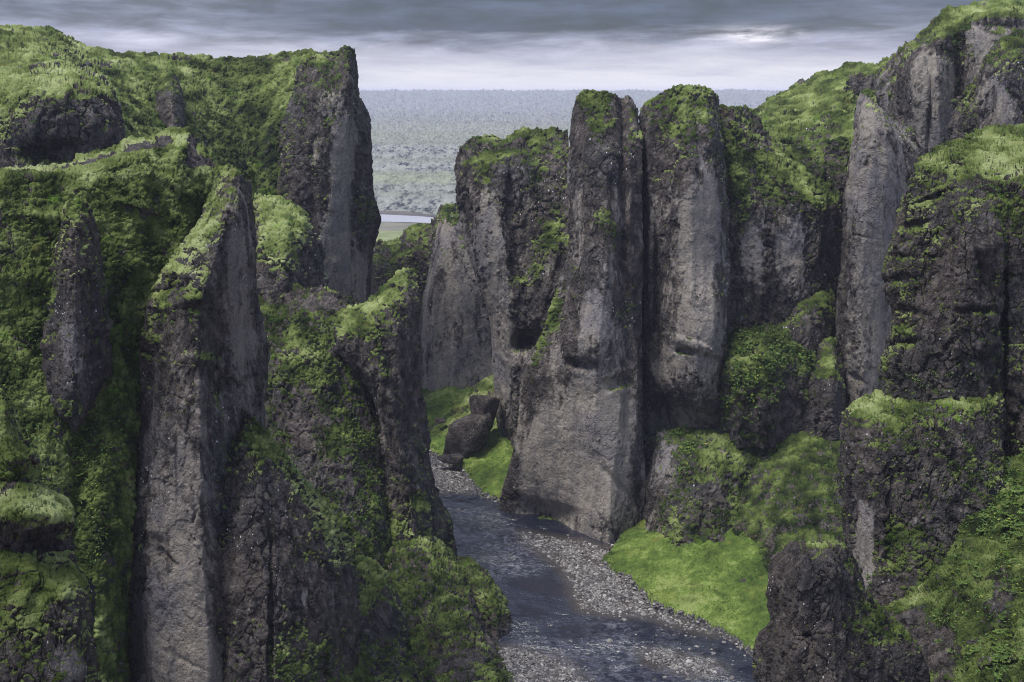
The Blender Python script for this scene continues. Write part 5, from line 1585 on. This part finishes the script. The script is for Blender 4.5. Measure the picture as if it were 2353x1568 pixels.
def make_plants(bodies):
    rng = np.random.default_rng(5)
    spots = []
    by = {}
    for b in bodies:
        by.setdefault(b.label, b)
    bank = by["near green bank of mixed herbs rising to the right edge"]
    sl = by["near left mossy slope below the winding bare-topped ridge"]
    for (u, v, ru, rv, n, s) in [(2300, 1110, 45, 45, 24, 0.8), (2320, 1190, 35, 40, 12, 0.7), (2330, 1250, 22, 40, 8, 0.7), (2300, 1510, 45, 45, 18, 0.6), (2240, 1190, 40, 30, 6, 0.6),
                                 (2230, 1330, 40, 30, 6, 0.55), (2320, 1440, 30, 20, 6, 0.55), (2180, 1470, 30, 40, 3, 0.6)]:
        spots += [(bank, rng.normal(u, ru * 0.7), rng.normal(v, rv * 0.7), s) for _ in range(n)]
    for (u, v, s) in [(205, 995, 0.9), (222, 1002, 0.9), (212, 1030, 0.7), (355, 1155, 0.0), (195, 1060, 0.7), (105, 1075, 0.6), (250, 1035, 0.7), (45, 830, 0.7), (110, 560, 0.7), (165, 1065, 0.6), (180, 1100, 0.8)]:
        if s:
            spots.append((sl, u, v, s))
    protos = []
    for k in range(3):
        sv, sf, lv, lf = plant_meshes(40 + k)
        protos.append((sv, sf, lv, lf))
    proto_obj = {}
    cnt = 0
    for i, (b, u, v, s) in enumerate(spots):
        P, N = b.find([u], [v])[0]
        k = i % 3
        if k not in proto_obj:
            sv, sf, lv, lf = protos[k]
            root = bpy.data.objects.new("angelica_plant", None)
            col.objects.link(root)
            st = mesh_object("stem", sv, sf, LEAF, root, {"tone": np.full(len(sv), 0.1)}, smooth=False)
            lt = np.repeat(np.random.default_rng(k).uniform(0.45, 0.9, len(lv) // 4), 4)
            le = mesh_object("leaf_rosette", lv, lf, LEAF, root, {"tone": lt}, smooth=False)
            proto_obj[k] = root
        else:
            src = proto_obj[k]
            root = src.copy()
            col.objects.link(root)
            for ch in src.children:
                c = ch.copy()
                col.objects.link(c)
                c.parent = root
        root.location = tuple(P + N * 0.05)
        root.rotation_euler = (rng.uniform(-.2, .2), rng.uniform(-.2, .2), rng.uniform(0, 6.28))
        sc = s * rng.uniform(0.6, 1.05)
        root.scale = (sc, sc, sc)
        where = "on the near green bank at the right edge" if b is bank else "on the dark left slope below the near spire"
        tag(root, "leafy bright green angelica plant " + where, "plant", "angelica plants on the right bank" if b is bank else "angelica plants on the left slope")

# ---------------------------------------------------------------- put it together
make_plain_ground()
with ThreadPoolExecutor(4) as ex:
    list(ex.map(lambda b: b.compute(), BODIES))
for b in BODIES:
    b.emit()
    if b.leaves:
        scatter_leaves(b)
floor = fill_floor()
scatter_stones(*floor)
scatter_grass(*floor)
boulder("boulder", "upper dark angular boulder wedged above the mossy slope left of the main pillar", 1112, 948, 235.5, 3.7, 3, sq=(0.85, 0.8, 1.1), rot=0.25, facets=9)
boulder("boulder", "lower dark slab-shaped boulder on the mossy slope left of the main pillar", 1068, 1000, 232.5, 4.9, 23, sq=(0.72, 0.7, 1.15), rot=0.75, facets=9)
boulder("boulder", "small dark rock at the left end of the mossy slope above the far meadow", 1012, 968, 249, 0.9, 9, sq=(1.2, 1, .7))
boulder("boulder", "dark boulder on the grass at the foot of the main pillar", 1418, 1268, 184.5, 1.7, 12, sq=(1.6, 1, 0.75), rot=-0.3)
boulder("boulder", "single dark stone lying in the middle of the near meadow", 1711, 1338, 163.0, 0.75, 15, sq=(1.3, 1, .7))
boulder("boulder", "tiny dark stone on the near meadow, below the larger single one", 1695, 1372, 160.2, 0.42, 16, sq=(1.4, 1, .5))
boulder("boulder", "dark rock at the edge of the upper gravel bar", 1040, 1052, 227.5, 1.6, 18, sq=(1.6, 1, .6))
make_plants(BODIES)


def make_haze():
    me = bpy.data.meshes.new("haze")
    x0, x1, y0, y1, z0, z1 = -9500, 9500, -40, 9800, -14, 112
    vs_ = [(x, y, z) for x in (x0, x1) for y in (y0, y1) for z in (z0, z1)]
    me.from_pydata(vs_, [], [(0, 1, 3, 2), (4, 6, 7, 5), (0, 4, 5, 1), (2, 3, 7, 6), (0, 2, 6, 4), (1, 5, 7, 3)])
    m = bpy.data.materials.new("haze")
    m.use_nodes = True
    w = NT(m.node_tree)
    out = w.node('ShaderNodeOutputMaterial')
    v = w.node('ShaderNodeVolumePrincipled')
    v.inputs['Color'].default_value = (0.74, 0.76, 1.0, 1)
    v.inputs['Density'].default_value = HAZE
    v.inputs['Anisotropy'].default_value = 0.0
    w.t.links.new(v.outputs[0], out.inputs[1])
    me.materials.append(m)
    o = bpy.data.objects.new("haze", me)
    col.objects.link(o)
    tag(o, "thin blue haze over the distant lava plain", "haze", None, 'stuff')


HAZE = 0.00010
make_haze()
